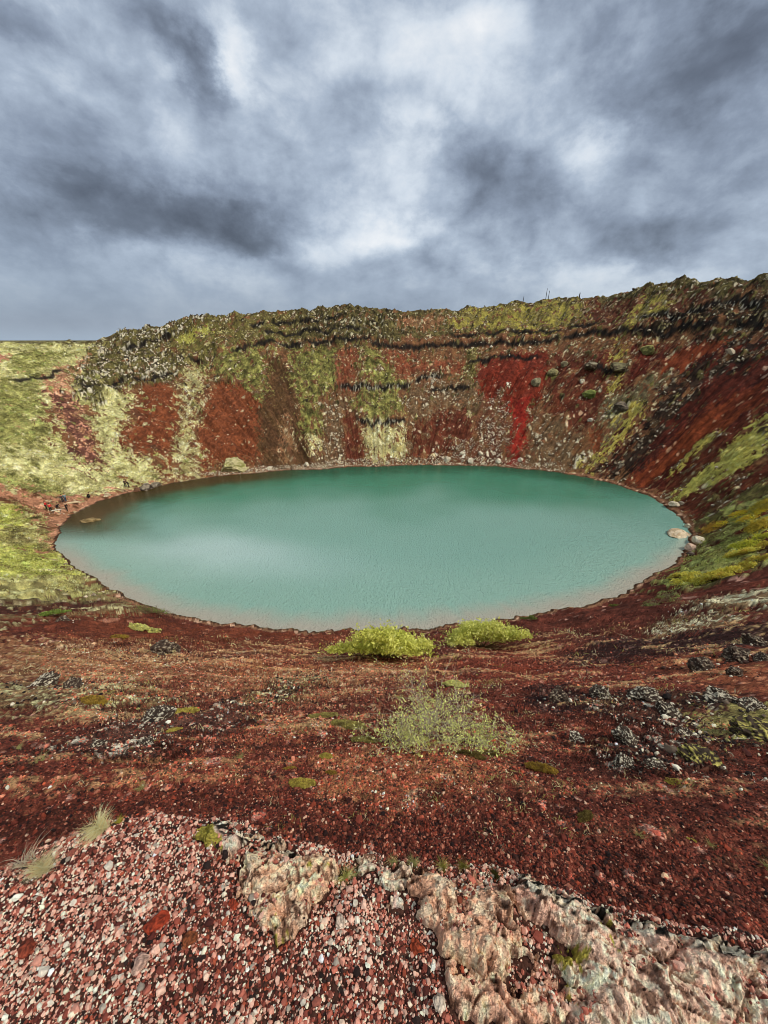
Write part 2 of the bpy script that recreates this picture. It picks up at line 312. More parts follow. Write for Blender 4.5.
('black_lava', [(-42.5,29.0),(-38.1,37.1),(-34.0,39.0),(-31.0,38.1),(-34.7,33.4),(-37.4,25.0)]),
('dark_band', [(-39.4,26.5),(-36.0,34.7),(-32.5,38.5),(-33.5,32.0),(-34.9,23.1)]),
('dark_band', [(-16.9,15.3),(-14.6,19.3),(-9.4,14.1),(-10.7,11.6),(-14.3,12.7)]),
('red_slope', [(-34.1,29.7),(-28.1,34.0),(-15.1,34.3),(0.0,33.7),(2.9,23.7),(-4.1,14.1),(-12.4,19.8),(-19.6,17.8),(-25.2,21.4)]),
('tan_slope', [(-25.7,16.5),(-18.0,20.2),(-7.0,15.3),(-2.2,11.9),(2.7,14.0),(0.5,7.9),(-1.8,5.7),(-6.0,7.0),(-14.1,8.4)]),
('lichen_band', [(-14.1,8.4),(-10.4,9.0),(-7.1,8.1),(-5.2,6.6),(-7.1,5.9),(-10.9,6.4)]),
('lichen_band', [(-3.9,7.0),(-3.2,11.0),(-1.8,9.2),(-2.7,7.0),(-3.3,6.1)]),
('lichen_rock', [(-5.5,5.3),(-4.7,5.8),(-3.7,6.6),(-2.8,6.0),(-2.9,4.9),(-3.7,4.3),(-4.5,3.8),(-5.1,4.3)]),
('lichen_rock', [(-5.7,4.5),(-4.3,4.7),(-3.2,3.6),(-4.0,3.5)]),
('bright_slope', [(5.2,17.7),(13.3,16.8),(10.8,12.2),(6.2,7.9),(6.0,7.0),(3.6,5.4),(2.5,5.8),(2.5,8.1)]),
('black_gravel', [(13.0,17.2),(18.0,17.3),(23.2,15.8),(18.2,11.9),(14.5,12.0),(11.2,12.2),(7.1,11.5),(9.0,14.9)]),
('lichen_streak', [(16.7,18.8),(20.1,21.5),(20.2,20.2),(23.0,20.5),(20.7,18.1),(18.6,17.9),(16.1,17.4)]),
('lichen_streak', [(25.3,25.9),(26.8,25.1),(30.0,24.9),(33.2,24.0),(25.8,18.2),(24.5,19.9),(23.0,20.6),(22.7,22.3)]),
('orange_slope', [(10.9,11.6),(12.2,11.2),(14.2,9.0),(11.6,7.1),(9.7,8.7),(9.9,10.2)]),
('black_gravel', [(3.8,7.9),(5.5,8.8),(5.8,7.0),(6.0,5.8),(5.0,5.1),(4.2,5.7),(3.4,6.2)]),
('lava', [(5.5,7.0),(6.9,7.5),(8.1,7.0),(8.9,6.3),(10.3,6.1),(7.4,4.1),(6.3,4.1),(5.8,4.5),(6.2,5.3),(5.0,4.9),(4.5,5.3)]),
('lava', [(4.4,4.4),(6.2,5.3),(5.8,4.7),(5.8,4.3),(4.6,3.4),(3.8,3.4),(3.1,3.4),(3.5,3.8)]),
('moss_gold', [(6.8,5.6),(8.1,6.2),(8.9,6.3),(10.3,6.1),(9.2,5.3),(7.7,5.3),(6.6,5.0),(5.9,4.6)]),
('tan_slope', [(-1.1,3.6),(0.6,4.4),(2.2,4.2),(1.5,3.2),(0.2,2.7),(-0.8,2.9)]),
]

# style: colour a, colour b, speck colour, speck share, rockiness, kind of mottling ('i' even, 's' streaks down the fall line)
ST = {
 'rimtop':      ((110,100,56),(68,56,38),(166,160,130),.05,.6,'i'),
 'near':        ((126,66,54),(88,46,38),(176,132,122),.03,.05,'i'),
 'mid_brown':   ((132,94,64),(92,60,44),(170,158,124),.09,.2,'s'),
 'grass':       ((194,190,134),(160,154,96),(206,196,150),.16,.1,'g'),
 'grass_green': ((156,154,88),(124,122,66),(150,160,84),.1,.12,'g'),
 'bright_grass':((182,184,88),(144,146,66),(186,204,96),.15,.2,'g'),
 'green_band':  ((168,162,96),(120,110,66),(190,188,130),.25,.3,'g'),
 'gully':       ((164,124,96),(132,90,70),(190,146,120),.25,.15,'s'),
 'gully_dark':  ((116,76,64),(86,54,48),(170,120,104),.22,.2,'s'),
 'pink':        ((170,122,100),(146,98,80),(196,150,130),.1,.05,'i'),
 'crag':        ((112,104,54),(50,42,32),(186,178,162),.24,1.,'i'),
 'moss_olive':  ((112,104,48),(78,66,40),(150,142,90),.14,.5,'i'),
 'gold':        ((158,154,52),(126,120,50),(170,170,90),.1,.2,'i'),
 'rust':        ((138,76,48),(98,54,36),(170,150,120),.02,.05,'s'),
 'brown_scree': ((108,80,54),(76,52,36),(150,128,100),.01,.04,'s'),
 'tan_scree':   ((142,108,78),(112,76,56),(170,150,120),.1,.05,'s'),
 'pale_grass':  ((184,176,126),(140,130,80),(206,200,160),.2,.2,'s'),
 'green':       ((142,138,68),(98,94,48),(160,164,84),.08,.2,'g'),
 'red_scree':   ((136,74,52),(106,62,46),(170,140,110),.08,.08,'s'),
 'dark_red':    ((120,62,44),(82,42,32),(160,130,108),.02,.08,'s'),
 'deep_red':    ((112,50,38),(70,34,28),(140,112,100),.02,.10,'s'),
 'bright_red':  ((132,52,36),(98,42,32),(160,110,90),.02,.03,'s'),
 'crimson':     ((150,42,32),(122,36,28),(170,90,70),.01,.02,'s'),
 'orange_red':  ((140,68,40),(92,42,28),(160,120,96),.05,.06,'s'),
 'white_scree': ((118,72,52),(86,54,42),(216,206,190),.08,.3,'i'),
 'scree_grey':  ((122,98,74),(86,64,48),(196,186,166),.09,.3,'i'),
 'scree_olive': ((122,112,78),(84,74,54),(170,164,126),.10,.35,'i'),
 'dark_scree':  ((80,62,50),(46,34,30),(140,128,112),.10,.2,'s'),
 'yellow':      ((176,162,64),(120,104,44),(184,176,110),.15,.3,'i'),
 'yellow_green':((204,196,84),(140,130,54),(190,186,100),.15,.45,'i'),
 'dark_green':  ((120,114,58),(70,46,36),(160,156,96),.2,.4,'i'),
 'veg':         ((158,166,80),(108,104,52),(170,180,96),.2,.4,'i'),
 'crest_rock':  ((108,98,54),(56,48,34),(170,162,136),.08,.8,'i'),
 'crest_dark_red':((104,58,44),(74,46,36),(150,130,110),.12,.35,'i'),
 'moss_yellow': ((158,146,52),(90,78,38),(120,110,70),.15,.35,'i'),
 'dark_crag':   ((66,52,38),(42,34,28),(130,120,80),.2,.8,'i'),
 'path':        ((166,118,94),(138,96,76),(190,140,116),.12,.02,'i'),
 'beach':       ((146,104,80),(116,82,64),(186,150,130),.15,.03,'i'),
 'wet':         ((92,62,48),(70,48,38),(120,96,80),.1,.05,'i'),
 'silt':        ((120,100,70),(90,80,50),(150,130,100),.1,.05,'i'),
 'lichen_band': ((134,112,80),(96,58,48),(188,182,134),.28,.3,'i'),
 'black_lava':  ((138,126,78),(74,54,42),(170,160,124),.2,.35,'i'),
 'dark_band':   ((104,60,48),(70,42,38),(150,134,100),.12,.15,'i'),
 'red_slope':   ((136,72,52),(94,48,36),(164,110,90),.04,.03,'i'),
 'tan_slope':   ((160,116,84),(118,68,50),(196,164,134),.12,.05,'i'),
 'lichen_rock': ((112,78,68),(76,48,42),(196,186,172),.16,.35,'i'),
 'bright_slope':((146,74,56),(106,50,40),(180,124,108),.04,.03,'i'),
 'black_gravel':((74,44,42),(54,34,34),(120,90,84),.12,.1,'i'),
 'lichen_streak':((134,112,84),(96,68,54),(206,200,168),.34,.4,'i'),
 'orange_slope':((154,90,64),(120,66,50),(186,124,96),.1,.04,'i'),
 'lava':        ((104,66,54),(58,40,35),(190,182,170),.10,.35,'i'),
 'moss_gold':   ((152,140,74),(104,92,54),(180,176,100),.15,.4,'i'),
}
NAMES = list(ST)
def zone_id(x, y, dist, full):
    th, r, rs, rr, rz, s, wl, wf = full
    # borders of the patches wander: warp by noise that grows with the size of the patches there
    w = np.clip(dist*.012, .12, 1.3)
    wx = x+w*(fbm(x*.35, y*.35, 4, 31)+.5*perlin(x*1.7, y*1.7, 33))+rng.normal(0, 1, x.shape)*w*.18
    wy = y+w*(fbm(x*.35, y*.35, 4, 41)+.5*perlin(x*1.7, y*1.7, 43))+rng.normal(0, 1, x.shape)*w*.18
    z = np.full(x.shape, NAMES.index('near'), np.int16)
    far = (wf+wl) > .5
    z[far] = NAMES.index('mid_brown')
    top = fbm(x*.2, y*.2, 3, 51)*.10
    z[far & (s > .77+top)] = NAMES.index('rimtop')
    z[(wl > .5) & (s > .5)] = NAMES.index('grass')
    z[(s > 1.02) & far] = NAMES.index('moss_olive')
    iso = fbm(x*.55, y*.55, 4, 35); iso2 = fbm(x*2.6, y*2.6, 3, 36); fl = .8*fbm(th*55, r*.12, 4, 37)+.4*perlin(th*190, r*.3, 38)+.6*fbm(th*17, r*.06, 3, 39); dth = rng.normal(0, 1, x.shape)
    for nm, poly in ZONES:
        P = np.array(poly); lo = P.min(0); hi = P.max(0)
        size = min(hi-lo)*.5; am = min(size*.55, 4.2); nearz = np.hypot(*P.mean(0)) < 38
        k = np.nonzero((wx > lo[0]-am) & (wx < hi[0]+am) & (wy > lo[1]-am) & (wy < hi[1]+am))[0]
        if len(k):
            s_ = 0.
            sd = sdist(wx[k], wy[k], P)
            calm = .5 if nm in ('crimson', 'bright_red', 'rust', 'brown_scree', 'gully', 'orange_red', 'yellow_green') else 1.
            if nearz: q = sd+am*(1.1*iso2[k]+.8*iso[k]+.38*dth[k])
            else: q = sd+am*calm*(1.5*iso[k]+1.5*fl[k]+.7*iso2[k]+.10*dth[k])
            k = k[q > 0]; z[k] = NAMES.index(nm)
    # patches of bare ground, moss and rubble that ignore the borders
    fz = (s > .03) & (s < 1.0) & far
    m1 = fbm(x*.42+9, y*.42, 4, 131)+.35*fl; m2 = fbm(x*.36, y*.36+7, 4, 133)+.3*iso2; m3 = fbm(th*30, r*.2, 4, 135)
    steep = wf > .6
    reds = np.isin(z, [NAMES.index(q) for q in ('bright_red', 'crimson', 'rust', 'brown_scree', 'deep_red', 'orange_red')])
    hi_ = np.where(reds, .32, 0.)
    z[fz & steep & (m1 > .27+hi_)] = NAMES.index('mid_brown')
    z[fz & steep & (m2 > .30+hi_)] = NAMES.index('scree_grey')
    z[fz & steep & (m3 > .40+hi_) & (s > .25)] = NAMES.index('moss_olive')
    z[fz & steep & (m1 < -.36-hi_) & (s > .3)] = NAMES.index('crest_rock')
    z[fz & ~steep & (m1 > .36)] = NAMES.index('grass_green'); z[fz & ~steep & (m2 > .46)] = NAMES.index('gully'); z[fz & ~steep & (m2 < -.36)] = NAMES.index('pale_grass')
    bw = (.9+.5*perlin(th*12, th*0, 61))
    d = r-rs
    z[(d < bw) & (wl < .5)] = NAMES.index('beach')
    z[(d < bw*.4) & (wf > .5)] = NAMES.index('beach')
    z[d < .32+.2*perlin(th*40, th*0, 62)] = NAMES.index('wet')
    z[d < 0] = NAMES.index('silt')
    # thin dark basalt layers that crop out along the far wall
    return z
def pigment(x, y, k, zid, th, r, dist):
    """pigment and block relief at mottling scale k"""
    n1 = fbm(x*.3*k, y*.3*k, 4, 71); n2 = fbm(x*1.3*k, y*1.3*k, 3, 73)
    st = fbm(th*38, r*.07*k, 4, 75)+.5*perlin(th*160, r*.15*k, 77)
    gr = fbm(x*.55*k, y*.55*k, 4, 78)
    # small terraces that follow the contour on the near slope: dark lips and pale lichen along them
    te = fbm(th*9+.15*n1, r*1.15, 4, 401)+.5*fbm(th*26, r*3.1, 3, 402) if k > 1 else st*0
    d1, d2, c1 = worley(x*1.0*k+.3*n2, y*1.0*k, 81)
    ke = 1.7 if k == 1 else 2.6*k; e1, e2, c2 = worley(x*ke, y*ke, 83)
    A = np.zeros((len(NAMES), 3)); B = A.copy(); S = A.copy(); sh = np.zeros(len(NAMES)); rk = sh.copy(); ty = sh.copy()
    for i, nm in enumerate(NAMES):
        a = ST[nm]; A[i] = pig(a[0]); B[i] = pig(a[1]); S[i] = pig(a[2]); sh[i] = a[3]; rk[i] = a[4]; ty[i] = {'i': 0, 's': 1, 'g': 2}[a[5]]
    t = ty[zid]
    m = np.where(t == 1, .5+1.3*st+.35*n2, np.where(t == 2, .5+1.5*gr, .5+1.1*n1+.8*n2))
    m = np.clip(.5+1.35*(m-.5), 0, 1)[:, None]
    c = A[zid]*(1-m)+B[zid]*m
    m = m-.0*m
    share = sh[zid]*np.clip(1+3.2*n1, .1, 3)
    sp = np.maximum(((c2 < share)*sm(.55, .35, e1)), ((c1 < share*.55)*sm(.6, .4, d1)))[:, None]*.85
    R = rk[zid]
    if k > 1:
        soft = (R < .35)
        pale = (sm(.16, .36, te+.45*n2)*soft*.62*sm(2.2, 7, dist-2))[:, None]; c = c*(1-pale)+pig((186, 158, 116))*pale
        dark = (sm(.14, .44, -te+.25*n2)*soft*.45)[:, None]; c = c*(1-dark)+pig((56, 34, 28))*dark
        tan = (sm(.0, .5, fbm(x*.12, y*.2, 3, 403))*soft*.5)[:, None]; c = c*(1-tan)+c*np.array([1.35, 1.12, .95])*tan
    # in blocky ground single stones differ in tone
    tone = (1+(c1-.5)*.9*np.clip(R*1.3, 0, 1)+(c2-.5)*.5)[:, None]
    c = c*tone*(1-sp)+S[zid]*sp
    q = np.where(t == 1, .06, .13); c = c*np.exp(np.clip(rng.normal(0, 1, len(x))*q, -.5, .5)+.6*n2+.45*n1+np.where(t == 1, .9*st, 0))[:, None]
    blk = (1-d1*1.25)*.62+(1-e1*1.3)*.22
    gap = sm(.16, .0, d2-d1)
    return c, R, blk-gap*.25, n1, n2, st, te if k > 1 else gr
def shape(x, y, z0, full, dist, zid, parts):
    d1_ = worley(x*.9, y*.9, 81)[0]
    th, r, rs, rr, rz, s, wl, wf = full
    c, R, blk, n1, n2, st, gr = parts
    far = sm(25, 45, dist)
    keep = sm(0.0, .07, s)*sm(400, 200, dist)
    dz = far*(R*((1-d1_)*.30+1.2*(ridged(x*.17, y*.17, 3, 91, .45)-.35)+1.25*(ridged(th*11, r*.36, 3, 94, .5)-.3)+.3*fbm(x*.6, y*.6, 3, 92)) + .45*st + 1.5*fbm(th*15, r*.04, 3, 99)*(wf > .3) + .45*gr*(1-R)+1.2*fbm(x*.09, y*.09, 3, 93)*(1-.6*R))
    dz = dz+(1-far)*(R*(blk*.10+.22*ridged(x*.8, y*.8, 4, 95)) + .40*fbm(x*.22, y*.42, 4, 97)+.05*n2+.035*fbm(x*4, y*4, 3, 98)+.20*gr*(1-R)*sm(4, 12, dist))
    dz = dz*np.where(dist < 3, .3, 1)
    return z0+dz*keep
STRATA = [
(1.9, [19.2,27.5,33.0,39.4,45.9,50.0,57.9,66.6,75.9,85.8,93.2], [90.0,88.5,87.1,86.3,87.2,84.4,81.9,79.7,76.4,71.5,70.3]),
(1.5, [93.1,103.6,112.9,118.8,125.2], [71.0,75.7,79.6,83.4,85.8]),
(1.6, [71.7,78.1,85.1,93.7,103.3], [66.0,61.9,57.4,54.9,57.4]),
(1.3, [65.3,70.8,75.9], [62.3,61.5,57.1]),
(1.5, [82.5,91.5,99.4], [45.8,43.7,45.0]),
(1.4, [52.1,60.7,67.5], [77.2,74.4,71.8]),
(1.5, [33.2,37.3,41.7], [76.2,75.3,75.4]),
(2.0, [131.9,133.7,136.4,140.6], [106.8,107.2,107.1,107.1]),
(1.6, [128.4,129.9,132.5], [87.9,86.4,92.3]),
(1.8, [137.0,141.3,144.3,148.7,151.9], [89.8,89.8,94.6,91.7,93.7]),
(1.2, [150.8,153.5,156.3,158.3], [104.6,101.3,101.0,101.7]),
(1.6, [21.7,27.4,31.8,37.8], [94.7,94.3,91.8,91.1]),
(1.4, [44.8,50.9,63.0,73.9], [92.7,87.2,84.8,80.4]),
(1.2, [100.4,109.3,119.2], [83.7,87.6,95.0]),
(1.2, [96.0,105.5,117.3], [77.0,80.9,88.0]),
]
def strata(x, y, z, c, full, n2):
    """thin basalt layers cropping out along the wall: a dark broken face under a small overhanging step"""
    th, r = full[0], full[1]; td = np.degrees(th)
    for i, (h, T, R) in enumerate(STRATA):
        k = np.nonzero((td > T[0]-1) & (td < T[-1]+1) & (np.abs(r-np.interp(td, T, R)) < 7))[0]
        if not len(k): continue
        t = td[k]; rb = np.interp(t, T, R)+.9*perlin(t*.45, t*0, 200+i)+.45*perlin(t*1.5, t*0, 230+i)
        u = r[k]-rb; a = sm(T[0]-1, T[0]+1, t)*sm(T[-1]+1, T[-1]-1, t)*np.clip(.95+1.1*perlin(t*.35, t*0, 260+i)+.3*perlin(t*1.2, t*0, 261+i), 0, 1)
        z[k] += a*h*.42*(np.where(u > 0, 1, -1)*sm(0, .8, np.abs(u)))*np.exp(-(u/2.6)**2)
        m = a*np.exp(-((u+.1)/(.42+.25*perlin(t*1.1, t*0, 350+i)))**2)
        d = np.array([.030, .024, .019])*(1+.8*perlin(t*1.5, r[k], 290+i))[:, None]
        m = np.clip(m*1.5, 0, .95)[:, None]
        c[k] = c[k]*(1-m)+d*m
        g = (i in (2, 4, 11))*a*np.exp(-((u+.3)/.5)**2)*(perlin(t*5, r[k]*1.2, 320+i) > .30)
        c[k] = c[k]*(1-.7*g[:, None])+.7*g[:, None]*pig((196, 190, 176))
    return z, c

def surf(x, y):
    """full ground surface: height and pigment at points"""
    x = np.atleast_1d(np.asarray(x, float)); y = np.atleast_1d(np.asarray(y, float))
    z0, full = zbase(x, y, True)
    dist = np.sqrt(x*x+y*y+(30-z0)**2)
    zid = zone_id(x, y, dist, full)
    th, r = full[0], full[1]
    c = np.zeros((len(x), 3)); out = [np.zeros(len(x)) for _ in range(6)]
    nearm = (dist+rng.normal(0, 2.2, x.shape)) < 33
    for msk, k in ((nearm, 4.5), (~nearm, 1.)):
        if msk.any():
            p = pigment(x[msk], y[msk], k, zid[msk], th[msk], r[msk], dist[msk])
            c[msk] = p[0]
            for i in range(6): out[i][msk] = p[i+1]
    z = shape(x, y, z0, full, dist, zid, [c]+out)
    z, c = strata(x, y, z, c, full, out[3])
    c = deepen(c)
    return z, c, zid, full

# ------------------------------------------------------------------ the ground: one sheet to the horizon
def build_ground():
    az = np.radians(np.concatenate([np.linspace(170, 137, 160)[:-1], np.linspace(137, 43, 1020)[:-1], np.linspace(43, 10, 160), np.linspace(10, 170-360, 110)[1:-1]])); na = len(az)
    rad = np.concatenate([np.geomspace(.9, 62, 420)[:-1], np.linspace(62, 172, 600), np.geomspace(172, 26000, 46)[1:]])
    nr = len(rad)
    X = (rad[:, None]*np.cos(az)[None]).ravel(); Y = (rad[:, None]*np.sin(az)[None]).ravel()
    z, c, zid, full = surf(X, Y)
    V = np.stack([X, Y, z], 1)
    i = np.arange(nr-1)[:, None]*na; j = np.arange(na)[None]; j2 = (j+1) % na
    F = np.stack([(i+j).ravel(), (i+j2).ravel(), (i+na+j2).ravel(), (i+na+j).ravel()], 1)
    o = npmesh('ground', V, F, M_ground, col=c, smooth=True)
    tag(o, kind='structure')
    return X, Y, z, c, zid, full, az
G = build_ground()
def gz(x, y):
    return float(surf([x], [y])[0][0])
# small hole round the foot of the ledge, under it, closed by a disc
def disc():
    n = 24; a = np.linspace(0, 2*math.pi, n, endpoint=False)
    V = np.array([[0, 0, 26.4]]+[[1.0*math.cos(t), 1.0*math.sin(t), 26.5] for t in a])
    F = np.array([[0, 1+k, 1+(k+1) % n] for k in range(n)])
    o = npmesh('ground_under_ledge', V, F, M_ground, col=np.tile(pig((110, 60, 55)), (n+1, 1))); tag(o, kind='structure')
disc()
# ------------------------------------------------------------------ lake
def build_water():
    n = 420; th = np.linspace(-math.pi, math.pi, n, endpoint=False)
    _, _, rs, *_ = polar(CX+60*np.cos(th), CY+60*np.sin(th))
    fr = np.concatenate([np.linspace(0, .7, 24)[1:], np.linspace(.7, 1.03, 90)[1:]])
    V = [[CX, CY, 0.]]; S = [1.]; 
    R = fr[:, None]*rs[None]; X = CX+R*np.cos(th); Y = CY+R*np.sin(th)
    V = np.concatenate([[[CX, CY, 0]], np.stack([X.ravel(), Y.ravel(), 0*X.ravel()], 1)])
    d = np.concatenate([[30.], (rs[None]-R).ravel()])
    x, y = V[:, 0], V[:, 1]
    k = [[0, 1+j, 1+(j+1) % n, 1+(j+1) % n] for j in range(n)]
    m = len(fr); i = np.arange(m-1)[:, None]*n+1; j = np.arange(n)[None]; j2 = (j+1) % n
    Fq = np.stack([(i+j).ravel(), (i+n+j).ravel(), (i+n+j2).ravel(), (i+j2).ravel()], 1)
    wn = fbm(x*.05, y*.05, 3, 401); w2 = fbm(x*.2, y*.2, 3, 402)
    def over(c, col, a): return c*(1-a)[:, None]+lin(col)*a[:, None]
    c = np.tile(lin((130, 172, 156)), (len(x), 1))
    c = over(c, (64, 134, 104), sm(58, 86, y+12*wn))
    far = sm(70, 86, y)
    c = over(c, (24, 78, 50), far*sm(11, 1, d+3*w2)*.85)  # dark reflection of the wall, painted into the water along the far shore
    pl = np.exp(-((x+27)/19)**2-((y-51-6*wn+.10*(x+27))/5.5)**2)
    c = over(c, (182, 208, 200), pl*.9)  # bright sky reflection painted into the water colour as a pale patch at left
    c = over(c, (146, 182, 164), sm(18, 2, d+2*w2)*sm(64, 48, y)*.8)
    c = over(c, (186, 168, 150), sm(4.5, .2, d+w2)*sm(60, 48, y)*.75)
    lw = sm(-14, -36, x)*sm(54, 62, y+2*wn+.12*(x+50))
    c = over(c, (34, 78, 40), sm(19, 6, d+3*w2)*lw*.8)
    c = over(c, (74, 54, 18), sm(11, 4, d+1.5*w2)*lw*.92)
    me_v = V
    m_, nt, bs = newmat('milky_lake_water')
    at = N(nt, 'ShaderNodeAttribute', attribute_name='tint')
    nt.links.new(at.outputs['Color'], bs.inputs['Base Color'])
    bs.inputs['Roughness'].default_value = .06; bs.inputs['IOR'].default_value = 1.33
    bs.inputs['Specular IOR Level'].default_value = .42
    geo = N(nt, 'ShaderNodeNewGeometry')
    b1 = N(nt, 'ShaderNodeBump', Strength=1., Distance=.32); nt.links.new(noise(nt, geo.outputs['Position'], 1.7, 3, .6, .2).outputs['Fac'], b1.inputs['Height'])
    b2 = N(nt, 'ShaderNodeBump', Strength=1., Distance=.26); nt.links.new(noise(nt, geo.outputs['Position'], 4.4, 2, .6).outputs['Fac'], b2.inputs['Height'])
    nt.links.new(b1.outputs[0], b2.inputs['Normal']); nt.links.new(b2.outputs[0], bs.inputs['Normal'])
    V2, F2 = V, Fq
    tri = np.array([[0, 1+j, 1+(j+1) % n] for j in range(n)])
    tri4 = np.stack([tri[:, 0], tri[:, 1], tri[:, 2]], 1)
    # centre fan as quads of two neighbouring triangles
    fan = np.array([[0, 1+j, 1+(j+1) % n, 1+(j+2) % n] for j in range(0, n, 2)])
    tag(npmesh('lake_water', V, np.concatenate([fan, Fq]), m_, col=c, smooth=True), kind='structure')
build_water()
# ------------------------------------------------------------------ stones
def stone_shape(sub, n, seed, flat=.75):
    """n angular stone shapes: a sphere cut by random planes"""
    v, f = ico(sub); r = np.random.default_rng(seed); out = []
    for _ in range(n):
        p = v*np.array([1, r.uniform(.6, .95), r.uniform(.45, .85)*flat/.75])
        for _ in range(9 if sub > 0 else 5):
            d = r.normal(size=3); d /= np.linalg.norm(d); h = r.uniform(.42, .75)*.9
            e = np.clip(p@d-h, 0, None); p = p-e[:, None]*d
        p = p*(1+.06*r.normal(size=(len(p), 1)))
        out.append(p)
    return np.array(out), f
def scatter(name, P, S, C, sub, seed, mat, tilt=.5, nshape=14, jit=.25, sink=.15):
    """P positions, S radii, C colours -> a single mesh of loose stones"""
    sh, f = stone_shape(sub, nshape, seed); r = np.random.default_rng(seed+1); n = len(P)
    k = r.integers(0, nshape, n); a = r.uniform(0, 2*math.pi, n); b = r.normal(0, tilt, n); g = r.uniform(0, 2*math.pi, n)
    ca, sa, cb, sb, cg, sg = np.cos(a), np.sin(a), np.cos(b), np.sin(b), np.cos(g), np.sin(g)
    W = sh[k]*S[:, None, None]
    def rz(W, c, s): return np.stack([W[..., 0]*c[:, None]-W[..., 1]*s[:, None], W[..., 0]*s[:, None]+W[..., 1]*c[:, None], W[..., 2]], -1)
    W = rz(W, cg, sg)
    W = np.stack([W[..., 0], W[..., 1]*cb[:, None]-W[..., 2]*sb[:, None], W[..., 1]*sb[:, None]+W[..., 2]*cb[:, None]], -1)
    W = rz(W, ca, sa)
    W[..., 2] += (S*(sink))[:, None]
    W += P[:, None, :]
    nv = sh.shape[1]
    F = (f[None]+(np.arange(n)*nv)[:, None, None]).reshape(-1, 3)
    Cc = np.repeat(deepen(C)[:, None, :], nv, 1)*(1+jit*r.normal(size=(n, nv, 1)))
    return npmesh(name, W.reshape(-1, 3), F, mat, col=np.clip(Cc.reshape(-1, 3), .004, .9))
def fb3(p, s, o, seed):
    return (fbm(p[:, 0]*s, p[:, 1]*s, o, seed)+fbm(p[:, 1]*s+4.1, p[:, 2]*s, o, seed+3)+fbm(p[:, 2]*s-2.2, p[:, 0]*s, o, seed+5))/1.7
def rg3(p, s, o, seed):
    return (ridged(p[:, 0]*s, p[:, 1]*s, o, seed)+ridged(p[:, 1]*s+4.1, p[:, 2]*s, o, seed+3)+ridged(p[:, 2]*s-2.2, p[:, 0]*s, o, seed+5))/3
def boulder(name, loc, size, seed, base, patch, share=.5, sub=4, rough=.12, cuts=11, rz=0., sink=.25, lumpy=0., crust=False):
    v, f = ico(sub); r = np.random.default_rng(seed); p = v*np.array([1, .8, .62])
    for _ in range(cuts):
        d = r.normal(size=3); d /= np.linalg.norm(d); h = r.uniform(.42, .72)
        p = p-np.clip(p@d-h, 0, None)[:, None]*d
    nn = fb3(v+seed, 1.6, 4, seed); ng = rg3(v+seed, 3.6 if crust else 1.9, 5, seed+9)
    p = p*(1+rough*nn+lumpy*(ng-.4))[:, None]
    z0 = np.median(p[:, 2])
    lich = sm(.0, .18, fb3(v+seed*1.3, 2.2, 4, seed+20)+(share-.5)*.5+.12*v[:, 2])
    if crust: lich = sm(.08, .16, fb3(v+seed*1.3, 6.5, 4, seed+20)+(share-.5)*.6+.10*v[:, 2])
    c = pig(base)*(1-lich)[:, None]+pig(patch)*lich[:, None]
    c = c*(1+.5*fb3(v, 5, 3, seed+2))[:, None]
    if lumpy: c = c*np.clip(.62+.7*ng, .5, 1.3)[:, None]
    sz = np.array(size)/2.
    p = p*sz/np.array([.72, .6, .45]); ca, sa = math.cos(rz), math.sin(rz)
    p = np.stack([p[:, 0]*ca-p[:, 1]*sa, p[:, 0]*sa+p[:, 1]*ca, p[:, 2]], 1)
    o = npmesh(name, p, f, M_stone, col=np.clip(c, .01, .8), smooth=False)
    o.location = (loc[0], loc[1], loc[2]+sz[2]*(1-2*sink)); return o

# pebbles on the near slope, grown with distance so that a handful still reads
def slope_gravel():
    n = 300000
    az = rng.uniform(math.radians(90-78), math.radians(90+78), n); rad = np.exp(rng.uniform(math.log(1.1), math.log(34), n))
    k = (np.abs(az-math.pi/2) < math.radians(50)) | (rad < 9); az, rad = az[k], rad[k]; n = len(az)
    x = rad*np.cos(az); y = rad*np.sin(az)
    z, c, zid, full = surf(x, y)
    dist = np.sqrt(x*x+y*y+(30-z)**2)
    clump = fbm(x*.9, y*.9, 3, 501); veil = fbm(x*.25, y*.25, 3, 503)
    keep = (full[5] > .02)&(rng.uniform(size=n) < .62+.6*clump)
    x, y, z, c, zid, dist = [q[keep] for q in (x, y, z, c, zid, dist)]
    n = len(x)
    S = (.0082+.00112*dist)*np.exp(rng.normal(-.15, .42, n))
    lum = c/(c.mean(1, keepdims=True)+1e-6)
    pal = np.array([pig(q) for q in ((128, 56, 44), (168, 104, 86), (86, 38, 31), (214, 176, 156), (44, 28, 25), (154, 66, 44), (140, 80, 64))])
    k = rng.choice(len(pal), n, p=[.30, .10, .23, .03, .18, .09, .07])
    near = sm(40, 12, dist)[:, None]*.85
    f = np.exp(rng.normal(.18, .40, n))[:, None]
    cc = c*f*(1-near)+(pal[k]*(.45+.55*(c.mean(1, keepdims=True)/.09)))*near
    tag(scatter('scoria_gravel', np.stack([x, y, z], 1), S, cc, 1 if False else 0, 11, M_pebble, sink=.05), kind='stuff')
slope_gravel()
